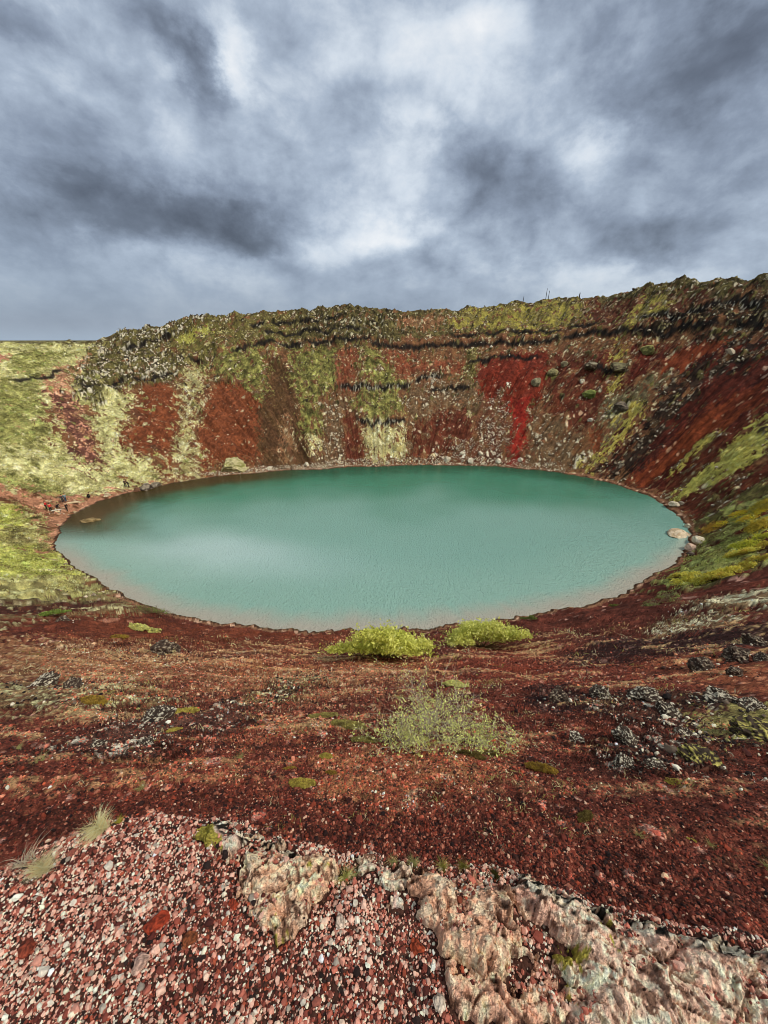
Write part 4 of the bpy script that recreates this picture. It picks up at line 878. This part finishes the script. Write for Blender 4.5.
def bush(name, x, y, w, h, depth, n, leaf, ca, cb, seed, lobes=9, stemcol=(120, 100, 76), sparse=.0):
    r = np.random.default_rng(seed); z = gz(x, y); root = empty(name, (x, y, z))
    gx = (gz(x+.5, y)-gz(x-.5, y)); gy = (gz(x, y+.5)-gz(x, y-.5))
    gx = np.clip(gx, -1, 1); gy = np.clip(gy, -1, 1)
    L = np.column_stack([r.uniform(-.40, .40, lobes)*w, r.uniform(-.38, .38, lobes)*depth, r.uniform(.25, .62, lobes)*h])
    fall = 1-.55*(L[:, 0]/(w*.5))**2; L[:, 2] *= fall
    R = r.uniform(.16, .30, lobes)*w*np.clip(fall, .5, 1)
    RH = r.uniform(.30, .48, lobes)*h*np.clip(fall, .45, 1)
    k = r.choice(lobes, n, p=R**2/np.sum(R**2)); d = unit(r.normal(size=(n, 3))); d[:, 2] = np.abs(d[:, 2])*1.1-.25
    rad = r.random(n)**.35
    P = L[k]+d*np.column_stack([R[k], R[k]*depth/w*1.2, RH[k]])*rad[:, None]
    hole = fb3(P/w*5+seed, 1.6, 3, seed); keep = (hole > -.16+sparse*.25)&(P[:, 2] > -.1*h); P, rad, d, hole = P[keep], rad[keep], d[keep], hole[keep]; n = len(P)
    # twigs sticking out break the outline
    P += (r.random(n) < .16)[:, None]*d*h*.24*r.random((n, 1))
    P[:, 2] = np.maximum(P[:, 2], .02)+P[:, 0]*gx+P[:, 1]*gy
    D = unit(r.normal(size=(n, 3))+np.array([0, 0, .7])+d*.5); U = unit(np.cross(D, r.normal(size=(n, 3))))
    Ls = leaf*r.uniform(.6, 1.3, n); V, F = leaf_mesh(P, D, U, Ls, Ls*r.uniform(.4, .6, n))
    m = np.clip(.5+1.4*fb3(P/w*5+seed*2, 1.2, 3, seed+3)+.25*r.normal(size=n), 0, 1)[:, None]
    c = np.clip((lin(ca)*(1-m)+lin(cb)*m)*np.exp(r.normal(0, .14, (n, 1))), 0, .85)
    npmesh('foliage', V, F, M_leaf, root, col=np.repeat(c, 4, 0))
    paths = []
    for q in range(lobes*3):
        e = L[r.integers(lobes)]+r.normal(0, .05*w, 3)*[1, 1, .5]; e[2] = max(e[2], .1*h)*r.uniform(.8, 1.35)
        s = np.array([e[0]*.06, e[1]*.06, -.05]); mid = (s+e)/2+r.normal(0, .05*w, 3)
        pp = [s, mid, e]; 
        for t in pp: t[2] += t[0]*gx+t[1]*gy
        paths.append(pp)
    V, F = tubes(paths, [.012*w**.5]*len(paths), [.004*w**.5]*len(paths), 4)
    npmesh('stems', V, F, M_wood, root, col=np.tile(pig(stemcol), (len(V), 1)))
    return root
BS = [(2.35, 4.2, 19000, .15, (252,250,128), (190,192,82), 18, .14), (2.6, 3.6, 13000, .17, (252,250,140), (196,198,92), 14, .14), (.8, 1.2, 900, .14, (126,138,60), (96,106,52), 5, .2), (1.2, 2.6, 2200, .16, (132,148,72), (142,112,88), 9, .5), (.9, 2.0, 1800, .16, (158,180,84), (120,140,60), 7, .3), (.7, 1.1, 700, .13, (132,140,62), (100,100,56), 4, .2), (1.0, 2.2, 2000, .14, (150,164,84), (136,116,92), 8, .5)]
for i, (x, y, w, lab) in enumerate(BUSHES):
    h, dp, n, lf, ca, cb, lo, sp = BS[i]
    tag(bush('bush', x, y, w, h, dp, n, lf, ca, cb, 300+i, lo, sparse=sp), lab, 'bush', 'bushes on the near slope')
SL = ['bright green shrub in the middle of the green patch at right', 'pale green shrub left below the bright middle one at right', 'wide light green shrub lowest along the green patch at right', 'low green shrub between the wide one and the shore at right', 'spreading pale green shrub at the near edge of the green patch', 'tiny green shrub closest to the lake at the near edge of the patch', 'green shrub above the bright middle one near the picture edge', 'yellow green shrub on the upper part of the right green patch', 'olive shrub nearest the boulder heap at right', 'small green shrub right of the lowest wide one', 'small green shrub at the picture edge in the lower green patch', 'highest green shrub at the picture edge of the right patch']
SC = [((231,223,79),(169,174,59)), ((250,236,110),(211,184,79)), ((250,231,105),(201,188,73)), ((250,220,97),(190,168,71)), ((250,238,112),(203,188,79)), ((250,231,110),(201,180,79)), ((241,212,83),(179,157,59)), ((250,223,67),(222,182,62)), ((245,198,85),(179,138,64)), ((250,229,105),(197,176,73)), ((235,210,85),(175,159,62)), ((231,210,85),(169,154,59))]
for i, (x, y, w) in enumerate(SHRUBS):
    tag(bush('shrub', x, y, w*1.2, w*.5, w*1.1, 3200, .20, SC[i][0], SC[i][1], 330+i, 7, sparse=.2), SL[i], 'shrub', 'green shrubs on the right shore slope')
# the open, twiggy shrub in the middle of the near slope
def twiggy(x, y):
    r = np.random.default_rng(5); z = gz(x, y); root = empty('twiggy_shrub', (x, y, z)); base = surf
    paths = []; LP = []; 
    spots = [(-.55, .15, .35), (-.25, .45, .55), (-.1, .2, .55), (.1, .5, .75), (.22, .9, .8), (.3, .3, .5), (.55, .35, .5), (.8, .2, .38), (-.35, -.05, .3), (.0, -.1, .35), (.45, -.1, .35), (.95, .1, .25), (-.75, .3, .3), (.15, 1.5, .8), (.3, 1.2, .95), (.25, 1.9, .6)]
    for sx, sy, hh in spots:
        gz0 = gz(x+sx, y+sy)-z
        for q in range(13):
            p = np.array([sx+r.normal(0, .10), sy+r.normal(0, .10), gz0]); d = unit(np.array([r.normal(0, .55), r.normal(0, .4)-.1, 1.])); pts = [p.copy()]
            n = 6; L = hh*r.uniform(.7, 1.9)
            for s in range(n):
                d = unit(d+r.normal(0, .22, 3)); p = p+d*L/n; pts.append(p.copy())
                if s > 0:
                    e = unit(d+r.normal(0, .9, 3)); tl = L*r.uniform(.15, .38); tw = [p.copy(), p+e*tl*.5+r.normal(0, .01, 3), p+e*tl]
                    paths.append(tw); LP += [(tw[1]+r.normal(0, .015, 3), e) for _ in range(2)]+[(tw[2]+r.normal(0, .015, 3), e) for _ in range(4)]
            paths.append(pts); LP += [(pts[-1], d)]*3
    rr0 = [.0042 if len(p) > 3 else .0025 for p in paths]; rr1 = [.0018 if len(p) > 3 else .0012 for p in paths]
    V, F = tubes(paths, rr0, rr1, 4); m = r.random((len(paths), 1)); reps = [len(p)*4 for p in paths]
    c = np.repeat(pig((190, 184, 170))*(1-m)+pig((128, 112, 98))*m, reps, 0)
    npmesh('stems', V, F, M_wood, root, col=c)
    P = np.array([q[0] for q in LP]); E = np.array([q[1] for q in LP]); keep = (r.random(len(P)) < .8)&(P[:, 2] > -2); P, E = P[keep], E[keep]; n = len(P)
    P = P+r.normal(0, .014, P.shape)
    D = unit(E+r.normal(0, .6, P.shape)); U = unit(np.cross(D, r.normal(size=P.shape))); L = r.uniform(.026, .052, n)
    V, F = leaf_mesh(P, D, U, L, L*.5); m = np.clip(.5+.9*fb3(P*3, 1, 3, 9)+.2*r.normal(size=n), 0, 1)[:, None]
    c = (pig((206, 220, 96))*(1-m)+pig((212, 212, 150))*m)*np.exp(r.normal(0, .2, (n, 1)))
    npmesh('foliage', V, F, M_leaf, root, col=np.repeat(c, 4, 0))
    return root
tag(twiggy(.75, 3.85), 'open shrub of silvery twigs with sparse pale leaves in the middle of the near slope', 'shrub')
MC = [((206,194,78),(160,140,56)), ((186,178,92),(136,120,64)), ((182,156,62),(130,100,56)), ((150,132,58),(92,76,44)), ((226,222,140),(196,192,110))]
ML = ['yellow moss cushion above the upright white lump at left', 'small ochre moss cushion below the yellow one at left', 'long golden moss mat at the upper left end of the twiggy shrub', 'olive moss mat just left of the twiggy shrub stems', 'small gold moss cushion below the moss mats, left of the shrub', 'ochre moss spot under the small gold cushion', 'golden moss mat nearest the ledge, left of the twiggy shrub', 'dark olive moss clump standing alone above the large slab', 'tan green cushion plant on the red slope right of the twiggy shrub', 'olive green moss mat between the golden mat and the shrub', 'small gold cushion on the bare red slope right of the dark olive clump', 'tiny yellow plant on the red slope above the large slab', 'dark gold moss under the left foot of the twiggy shrub', 'dark gold moss under the right foot of the twiggy shrub', 'pale yellow green moss cap on the crest above the twiggy shrub', 'brown green moss strip left of the grey lichen crust', 'olive moss cushion beside the mossy lava lump at right', 'tiny ochre moss spot left of the golden mat nearest the ledge', 'pale moss streak behind the light green bush at left', 'pale yellow moss mound by the near left shore']
def moss(i, x, y, w, st):
    r = np.random.default_rng(900+i); n = int(1400); a, b = MC[st]
    u = r.uniform(-1, 1, (n*2, 2)); q = np.hypot(u[:, 0], u[:, 1])*(1+.45*fbm(u[:, 0]*1.7+i, u[:, 1]*1.7, 3, 900+i)); u = u[q < .8][:n]; q = q[q < .8][:n]
    rz = r.uniform(-.4, .4)+(.9 if i == 7 else 0); asp = .55 if i != 7 else .4
    px = x+(u[:, 0]*math.cos(rz)-u[:, 1]*asp*math.sin(rz))*w*.62; py = y+(u[:, 0]*math.sin(rz)+u[:, 1]*asp*math.cos(rz))*w*.62
    z = surf(px, py)[0]
    hh = w*(.20 if st != 1 else .12)*(1-q/.85)**.5*(1+.6*fbm(u[:, 0]*4, u[:, 1]*4, 3, 901+i))
    P = np.column_stack([px, py, z]); n = len(P)
    S = w*.055*np.exp(r.normal(0, .25, n)); P[:, 2] += hh
    m = np.clip(.5+1.2*fbm(u[:, 0]*3, u[:, 1]*3, 3, 905+i)+.2*r.normal(size=n), 0, 1)[:, None]
    c = (pig(a)*(1-m)+pig(b)*m)
    # each tuft of moss is a few short blades
    k = 5; PP = np.repeat(P, k, 0)+r.normal(0, w*.012, (n*k, 3)); D = unit(r.normal(0, .6, (n*k, 3))+[0, 0, 1]); U = unit(np.cross(D, r.normal(size=D.shape))); L = np.repeat(S, k)*.9
    V, F = leaf_mesh(PP, D, U, L, L*.55)
    V2, F2 = V, F
    c2 = np.repeat(c*np.exp(r.normal(0, .2, (n, 1))), k*4, 0)
    tag(npmesh('moss_cushion', V2, F2, M_leaf, col=c2), ML[i], 'moss', 'moss cushions on the near slope')
for i, (x, y, w, st) in enumerate(MOSS): moss(i, x, y, w, st)
def tuft(name, x, y, z, h, n, ca, cb, seed, lean=(0, 0), spread=.5, wd=.004):
    r = np.random.default_rng(seed); V = []; F = []; C = []; b = 0
    for k in range(n):
        a = r.uniform(0, 6.28); p = np.array([r.normal(0, h*.10), r.normal(0, h*.08), -.01]); L = h*r.uniform(.5, 1.1)
        d = unit(np.array([math.cos(a)*spread*r.random()+lean[0], math.sin(a)*spread*r.random()+lean[1], 1.])); s = unit(np.cross(d, [math.cos(a+1.5), math.sin(a+1.5), .1])); c = pig(ca)+(pig(cb)-pig(ca))*r.random()
        for i in range(5):
            w = wd*(1-i/4.5); V += [p-s*w*.5, p+s*w*.5]; C += [c*(.8+.06*i)]*2
            if i < 4: F.append((b+2*i, b+2*i+1, b+2*i+3, b+2*i+2))
            p = p+d*L/4; d = unit(d+np.array([math.cos(a)*.25*spread*2, math.sin(a)*.25*spread*2, -.22]))
        b += 10
    o = npmesh(name, np.array(V), np.array(F), M_leaf, col=np.array(C)); o.location = (x, y, z); return o
TL = [('thick straw coloured grass tuft on the left rim of the gravel mound', -1.02, .80, .125, 330, (244,232,184), (214,196,140), (-.35, -.1)), ('bleached grass tuft at the left foot of the gravel mound', -1.14, .675, .115, 300, (246,234,194), (220,202,152), (.15, .1)), ('bundle of bare dead grass stalks at the left picture edge', -1.22, .70, .13, 40, (206,196,180), (170,152,130), (-.3, .3)), ('round pale green tuft on the ledge rim right of the knobbly outcrop', -.122, .655, .075, 300, (240,238,160), (206,206,120), (0, 0))]
for i, (lab, x, y, h, n, ca, cb, ln) in enumerate(TL):
    z = float(ledge_z(np.array([x]), np.array([y]))[0][0]); tag(tuft('grass_tuft', x, y, z, h*.78, n, ca, cb, 950+i, ln, .9 if i == 3 else .6, .0035), lab, 'grass tuft', 'grass tufts on the ledge')
for i, (x, y, lab, ca) in enumerate(((.20, .70, 'short yellow green grass along the ledge rim left of the middle rock', (216,208,110)), (.27, .693, 'mossy grass fringe on the ledge rim above the middle rock', (180,172,70)), (.10, .705, 'pale straw fringe on the ledge rim above the thin slab', (236,224,160)), (.03, .712, 'pale straw fringe at the left end of the thin rim slab', (232,218,154)), (.37, .675, 'dark mossy tuft in the notch between the middle rock and the large slab', (110,106,40)), (-.985, .825, 'bright yellow moss tuft on the rim beside the thick straw tuft', (198,190,40)))):
    z = float(ledge_z(np.array([x]), np.array([y]))[0][0]); tag(tuft('grass_fringe', x, y, z+.01, .035, 150, ca, np.array(ca)*.75, 970+i, (0, 0), 1.6, .004), lab, 'grass', 'low plants along the ledge rim')
SLB = ['small pale green tuft on the red slope above the top of the large slab', 'small dry tuft on the red slope right of the pale green one', 'pale tuft at the right picture edge above the slab', 'thin dry tuft on the red slope below the grey lichen crust', 'pale tuft at the left edge of the slope above the mound', 'pair of dry blades at the far left of the slope', 'yellowish tuft on the slope left of the ochre moss', 'dry tuft above the twiggy shrub at its left']
for i, (x, y, w) in enumerate(TUFTS):
    tag(tuft('slope_tuft', x, y, gz(x, y), w*1.1, 90, (206,206,140), (168,160,96), 980+i, (0, 0), 1.1, w*.035), SLB[i], 'grass tuft', 'grass tufts on the near slope')
# low grass and herbs standing on the greener slopes
def turf():
    X, Y, z, c, zid, full, az = G
    w = np.isin(zid, [NAMES.index(q) for q in ('grass', 'grass_green', 'bright_grass', 'green_band', 'veg', 'green', 'dark_green', 'yellow_green', 'pale_grass')])*1.
    w *= np.array([{'bright_grass': 2.5, 'green_band': 1.6, 'veg': 1.2, 'dark_green': .18, 'grass': .7, 'pale_grass': .6}.get(nm, 1.) for nm in NAMES])[zid]
    dist = np.hypot(X, Y); p = w*dist*(dist < 175)*(full[5] < 1.1)*(full[5] > .015)*np.clip(.6+1.6*fbm(X*.3, Y*.3, 3, 655), 0, 2); p /= p.sum()
    n = 42000; k = rng.choice(len(X), n, p=p); P = np.column_stack([X[k], Y[k], z[k]]); P[:, :2] += rng.uniform(-.25, .25, (n, 2))
    m = 4; cl = np.repeat(P, m, 0)+rng.normal(0, .16, (n*m, 3))*[1, 1, .35]+[0, 0, .1]
    D = unit(rng.normal(0, .7, cl.shape)+[0, 0, .9]); U = unit(np.cross(D, rng.normal(size=D.shape))); L = .26*rng.uniform(.5, 1.3, len(cl)); V, F = leaf_mesh(cl, D, U, L, L*.55)
    cc = np.repeat(c[k]*np.exp(rng.normal(.12, .22, (n, 1))), m*4, 0)
    tag(npmesh('hillside_grass', V, F, M_leaf, col=np.clip(cc, .01, .7)), kind='stuff')
turf()
def wisps():
    n = 620; az = rng.uniform(math.radians(38), math.radians(142), n); rad = np.exp(rng.uniform(math.log(2.2), math.log(30), n))
    x = rad*np.cos(az); y = rad*np.sin(az); k = fbm(x*.5, y*.9, 3, 951) > .02; x, y = x[k], y[k]; z, c, zid, full = surf(x, y); n = len(x)
    dist = np.sqrt(x*x+y*y+(30-z)**2); m = 16; P = np.repeat(np.column_stack([x, y, z]), m, 0); D_ = np.repeat(dist, m)
    P[:, :2] += rng.normal(0, .008, (n*m, 2))*D_[:, None]*[1.6, .7]; P[:, 2] += .004*D_
    D = unit(rng.normal(0, .7, P.shape)+[0, 0, .8]); U = unit(np.cross(D, rng.normal(size=P.shape))); L = (.014*D_)*rng.uniform(.5, 1.2, len(P))*.8
    V, F = leaf_mesh(P, D, U, L, L*.16); pal = np.array([pig(q) for q in ((214, 200, 150), (170, 160, 84), (190, 180, 150), (150, 132, 60))])
    cc = np.repeat(pal[rng.choice(4, n, p=[.4, .2, .25, .15])], m*4, 0)*.9
    tag(npmesh('dry_wisps', V, F, M_leaf, col=cc), kind='stuff')
wisps()
# ------------------------------------------------------------------ visitors
def skin(name, joints, edges, mat, parent, colf, sub=1):
    me = bpy.data.meshes.new(name); me.from_pydata([j[0] for j in joints], edges, []); o = bpy.data.objects.new(name, me); COL.objects.link(o)
    s = o.modifiers.new('s', 'SKIN'); lay = me.skin_vertices[0].data
    for i, (p, r) in enumerate(joints): lay[i].radius = (r, r) if not isinstance(r, tuple) else r
    lay[0].use_root = True
    m = o.modifiers.new('u', 'SUBSURF'); m.levels = sub; m.render_levels = sub
    dg = bpy.context.evaluated_depsgraph_get(); ev = o.evaluated_get(dg); nm = bpy.data.meshes.new_from_object(ev)
    o.modifiers.clear(); o.data = nm; nm.name = name; bpy.data.meshes.remove(me)
    co = np.zeros(len(nm.vertices)*3); nm.vertices.foreach_get('co', co); co = co.reshape(-1, 3)
    a = nm.color_attributes.new('tint', 'FLOAT_COLOR', 'POINT'); c = np.ones((len(co), 4)); c[:, :3] = colf(co); a.data.foreach_set('color', c.ravel().astype(np.float32))
    nm.polygons.foreach_set('use_smooth', np.ones(len(nm.polygons), bool))
    nm.materials.clear(); nm.materials.append(mat); o.parent = parent; return o
def person(x, y, face, pose, jacket, trousers, hair, label):
    z = max(gz(x, y), .0); root = empty('person', (x, y, z), face)
    st = {'stand': (.93, 0., 0.), 'lean': (.90, .16, .1), 'crouch': (.42, .30, .1)}[pose]
    hip, ln, _ = st; sp = .52
    pel = (0, 0, hip); sh = (0, ln+.02, hip+sp*.94); chest = (0, ln*.6, hip+sp*.6); neck = (0, ln+.05, hip+sp+.06); hd = (0, ln+.08, hip+sp+.22)
    kx = .45 if pose == 'crouch' else .03
    def leg(s, t=.0):
        f = t if pose != 'crouch' else 0
        return [((s*.09, .0, hip-.04), .085), ((s*.11, kx+f*.5, hip*.52+(.1 if pose == 'crouch' else 0)), .062), ((s*.11, f-.02, .09), .042), ((s*.12, f+.14, .04), .035)]
    def arm(s): return [((s*.19, sh[1], sh[2]-.02), .055), ((s*.25, sh[1]+.02, sh[2]-.29), .043), ((s*.20, sh[1]+.20, sh[2]-.46), .033), ((s*.19, sh[1]+.28, sh[2]-.48), .026)]
    J = [(pel, .13), (chest, .14), (sh, .11), (neck, .05), (hd, .095)]; E = [(0, 1), (1, 2), (2, 3), (3, 4)]
    for s in (-1, 1):
        b = len(J); J += leg(s, s*.12); E += [(0, b), (b, b+1), (b+1, b+2), (b+2, b+3)]
        b = len(J); J += arm(s); E += [(2, b), (b, b+1), (b+1, b+2), (b+2, b+3)]
    sk = pig((190, 140, 116)); shoe = pig((40, 34, 32))
    skin('body', J, E, M_cloth, root, lambda c: np.where(c[:, 2:3] < .10, shoe, sk))
    J = [(pel, .155), (chest, .165), (sh, .135)]; E = [(0, 1), (1, 2)]
    for s in (-1, 1):
        b = len(J); J += [(p, r+.022) for p, r in arm(s)[:3]]; E += [(2, b), (b, b+1), (b+1, b+2)]
    skin('jacket', J, E, M_cloth, root, lambda c: np.tile(pig(jacket), (len(c), 1)))
    J = [((0, 0, hip+.0), .145)]; E = []
    for s in (-1, 1):
        b = len(J); J += [(p, r+.02) for p, r in leg(s, s*.12)[:3]]; E += [(0, b), (b, b+1), (b+1, b+2)]
    skin('trousers', J, E, M_cloth, root, lambda c: np.tile(pig(trousers), (len(c), 1)))
    v, f = ico(2); q = v*np.array([.108, .115, .10])+np.array([hd[0], hd[1]-.02, hd[2]+.045]); q[:, 2] -= .04*(v[:, 1] < -.2); npmesh('hair', q, f, M_cloth, root, col=np.tile(pig(hair), (len(q), 1)), smooth=True)
    nv, nf = ico(1); npmesh('nose', nv*.016+np.array([0, hd[1]+.10, hd[2]-.01]), nf, M_cloth, root, col=np.tile(sk, (len(nv), 1)))
    return tag(root, label, 'person', 'visitors at the left shore')
PL = [('stand', (206,36,44), (40,40,48), 'person in a red jacket, left of the pair in red on the path'), ('lean', (214,52,58), (36,38,46), 'person in a red jacket, right of the pair in red on the path'), ('crouch', (34,36,48), (30,32,40), 'crouching person in black right of the pair in red'), ('stand', (40,48,66), (34,40,52), 'person in dark blue standing left in the upper group at the path'), ('stand', (110,150,170), (60,84,110), 'person in pale blue standing right in the upper group at the path'), ('stand', (46,40,40), (34,34,36), 'person in dark clothes standing closest to the water, by the long plank'), ('crouch', (26,26,30), (28,28,30), 'person in black crouching alone farther along the shore'), ('stand', (30,30,34), (26,26,30), 'person in black standing left of the two farthest along the shore'), ('lean', (38,34,36), (30,28,30), 'person in black leaning, right of the two farthest along the shore')]
for i, ((x, y), (ps, jk, tr, lb)) in enumerate(zip(PEOPLE, PL)):
    person(x, y, [-1.2, .6, -2., -2.2, 1.2, -1.5, -1.0, .5, 1.9][i], ps, jk, tr, [(60,40,30), (40,28,22), (20,18,18), (50,36,28), (110,80,50), (30,24,22), (22,20,20), (24,20,20), (70,50,36)][i], lb)
def boxm(bm, c, s, rz=0, tilt=0):
    M = Matrix.Translation(c) @ Matrix.Rotation(rz, 4, 'Z') @ Matrix.Rotation(tilt, 4, 'X') @ Matrix.Diagonal((*s, 1)); r = bmesh.ops.create_cube(bm, size=1, matrix=M); return r['verts']
def bmobj(name, bm, mat, col, parent=None, bev=.01):
    if bev: bmesh.ops.bevel(bm, geom=bm.edges[:], offset=bev, segments=1, affect='EDGES')
    me = bpy.data.meshes.new(name); bm.to_mesh(me); bm.free(); a = me.color_attributes.new('tint', 'FLOAT_COLOR', 'POINT'); a.data.foreach_set('color', np.tile(np.append(pig(col), 1), len(me.vertices)).astype(np.float32)); me.materials.append(mat)
    o = bpy.data.objects.new(name, me); COL.objects.link(o); o.parent = parent; return o
x, y = MISC[0]; e = empty('bench', (x, y, gz(x, y)), .5); bm = bmesh.new(); boxm(bm, (0, 0, .44), (1.5, .42, .06)); bmobj('seat', bm, M_wood, (196,190,182), e)
for s in (-1, 1): bm = bmesh.new(); boxm(bm, (s*.55, 0, .19), (.10, .36, .44)); bmobj('leg', bm, M_wood, (110,100,94), e)
tag(e, 'small pale bench on the path in front of the crouching person in black', 'bench')
x, y = MISC[1]; bm = bmesh.new(); boxm(bm, (0, 0, .12), (2.3, .5, .24), .45); boxm(bm, (.1, .35, .10), (1.8, .2, .2), .45); o = bmobj('plank', bm, M_wood, (206,184,150), None, .03); o.location = (x, y, gz(x, y)); tag(o, 'long pale timber lying at the water end of the path', 'plank')
PLB = ['thin short post farthest left on the far rim skyline', 'left of the two tall thin posts side by side on the far rim', 'right of the two tall thin posts side by side on the far rim', 'short thick post on the far rim where the red ground begins']
for i, (x, y) in enumerate(POSTS):
    h = [2.0, 3.4, 2.9, 1.6][i]; v, f = tubes([[(0, 0, -.6), (0, 0, h*.5), (.02, 0, h)]], [.10 if i < 3 else .2], [.07 if i < 3 else .12], 8); r_ = math.hypot(x, y-65); k = (r_+1.0)/r_
    o = npmesh('post', v, f, M_wood, col=np.tile(pig((54,50,48)), (len(v), 1))); o.location = (x, y, gz(x, y)); tag(o, PLB[i], 'post', 'posts on the far rim')
# ------------------------------------------------------------------ sky, sun, camera
W = bpy.data.worlds.new('World'); scene.world = W; W.use_nodes = True; nt = W.node_tree; nt.nodes.clear()
out = N(nt, 'ShaderNodeOutputWorld'); tc = N(nt, 'ShaderNodeTexCoord'); sx = N(nt, 'ShaderNodeSeparateXYZ'); nt.links.new(tc.outputs['Generated'], sx.inputs[0])
dx, dy, dz = sx.outputs
sky = N(nt, 'ShaderNodeTexSky'); sky.sky_type = 'NISHITA'; sky.sun_disc = False; sky.sun_elevation = math.radians(50); sky.sun_rotation = math.radians(120)
bg1 = N(nt, 'ShaderNodeBackground', Strength=.09); nt.links.new(sky.outputs[0], bg1.inputs[0])
# cloud deck seen on a flat layer overhead
zz = mth(nt, 'ADD', mth(nt, 'MAXIMUM', dz, 0.), .30)
sv = N(nt, 'ShaderNodeCombineXYZ'); nt.links.new(dx, sv.inputs[0]); nt.links.new(dy, sv.inputs[1]); nt.links.new(mth(nt, 'MULTIPLY', dz, 1.5), sv.inputs[2]); SV = sv.outputs[0]
cp = N(nt, 'ShaderNodeCombineXYZ'); nt.links.new(mth(nt, 'DIVIDE', dx, zz), cp.inputs[0]); nt.links.new(mth(nt, 'DIVIDE', dy, zz), cp.inputs[1])
yy = mth(nt, 'MAXIMUM', dy, .2); gx = mth(nt, 'DIVIDE', dx, yy); gzz = mth(nt, 'DIVIDE', dz, yy)
wn = noise(nt, SV, 4.2, 9, .60); sw = N(nt, 'ShaderNodeSeparateColor'); nt.links.new(wn.outputs['Color'], sw.inputs[0])
wx = mth(nt, 'MULTIPLY_ADD', mth(nt, 'SUBTRACT', sw.outputs[0], .5), .34, gx); wz = mth(nt, 'MULTIPLY_ADD', mth(nt, 'SUBTRACT', sw.outputs[1], .5), .22, gzz)
n1 = noise(nt, cp.outputs[0], 1.9, 6, .52, .0).outputs['Fac']; n2a = noise(nt, SV, 3.6, 10, .60, .0).outputs['Fac']; n2b = noise(nt, SV, 9., 8, .62, .25).outputs['Fac']; n2 = mth(nt, 'ADD', mth(nt, 'MULTIPLY', n2a, .62), mth(nt, 'MULTIPLY', n2b, .38))
val = mth(nt, 'MULTIPLY_ADD', mth(nt, 'SUBTRACT', n1, .5), SKY_N1, SKY_BASE); val = mth(nt, 'MULTIPLY_ADD', mth(nt, 'SUBTRACT', n2, .5), SKY_N2, val)
n4 = noise(nt, SV, 3.1, 7, .50, .15).outputs['Fac']; val = mth(nt, 'ADD', val, mth(nt, 'MULTIPLY_ADD', mth(nt, 'ABSOLUTE', mth(nt, 'SUBTRACT', n4, .5)), 1.3, -.09))
for (bx, bz, s1, s2, rot, amp) in CLOUDS:
    c_, s_ = math.cos(rot), math.sin(rot); ax = mth(nt, 'SUBTRACT', wx, bx); az_ = mth(nt, 'SUBTRACT', wz, bz)
    p = mth(nt, 'ADD', mth(nt, 'MULTIPLY', ax, c_/s1), mth(nt, 'MULTIPLY', az_, s_/s1)); q = mth(nt, 'ADD', mth(nt, 'MULTIPLY', ax, -s_/s2), mth(nt, 'MULTIPLY', az_, c_/s2))
    d2 = mth(nt, 'ADD', mth(nt, 'MULTIPLY', p, p), mth(nt, 'MULTIPLY', q, q)); g = mth(nt, 'EXPONENT', mth(nt, 'MULTIPLY', d2, -1.)); val = mth(nt, 'MULTIPLY_ADD', g, amp, val)
cr = N(nt, 'ShaderNodeValToRGB'); nt.links.new(val, cr.inputs[0]); el = cr.color_ramp.elements
stops = [(0., (80, 86, 98)), (.22, (106, 115, 130)), (.42, (138, 150, 168)), (.6, (172, 185, 202)), (.78, (210, 220, 231)), (1., (240, 243, 246))]
el[0].position, el[0].color = 0., (*lin(stops[0][1]), 1); el[1].position, el[1].color = 1., (*lin(stops[-1][1]), 1)
for p, c in stops[1:-1]: e = el.new(p); e.color = (*lin(c), 1)
# low over the horizon the deck closes into an even blue grey, thin and pale right at the edge
hz = ramp(nt, dz, .20, .03, 0., .8); side = ramp(nt, gx, -.1, .5, 1., .45); hz = mth(nt, 'MULTIPLY', hz, side)
cc = mixc(nt, cr.outputs[0], tuple(lin((136, 150, 170))), hz)
edge = ramp(nt, dz, .035, -.005, 0., .6); cc = mixc(nt, cc, tuple(lin((168, 186, 204))), mth(nt, 'MULTIPLY', edge, side))
bg2 = N(nt, 'ShaderNodeBackground', Strength=2**-EXPO*SKY_G); nt.links.new(cc, bg2.inputs[0])
mx = N(nt, 'ShaderNodeMixShader'); mx.inputs[0].default_value = .94; nt.links.new(bg1.outputs[0], mx.inputs[1]); nt.links.new(bg2.outputs[0], mx.inputs[2]); nt.links.new(mx.outputs[0], out.inputs[0])
W.cycles.sampling_method = 'MANUAL'; W.cycles.sample_map_resolution = 512
L = bpy.data.lights.new('sun', 'SUN'); L.energy = SUN_E; L.angle = math.radians(10); L.color = (1., .95, .88); so = bpy.data.objects.new('sun', L); COL.objects.link(so)
el_, az_ = math.radians(50), math.radians(120); sd_ = Vector((math.cos(el_)*math.sin(az_), math.cos(el_)*math.cos(az_), math.sin(el_))); so.rotation_euler = sd_.to_track_quat('Z', 'Y').to_euler()
cam = bpy.data.cameras.new('camera'); co = bpy.data.objects.new('camera', cam); COL.objects.link(co); co.location = (0, 0, 30); co.rotation_euler = (math.radians(90-24.1), 0, 0)
cam.sensor_fit = 'VERTICAL'; cam.sensor_height = 36; cam.lens = 36*384/1024; cam.clip_start = .05; cam.clip_end = 60000
scene.camera = co
scene.render.resolution_x = 768; scene.render.resolution_y = 1024
scene.view_settings.view_transform = 'Standard'; scene.view_settings.look = 'None'; scene.view_settings.exposure = EXPO; scene.view_settings.gamma = 1
scene.render.engine = 'CYCLES'
scene.cycles.filter_width = .9
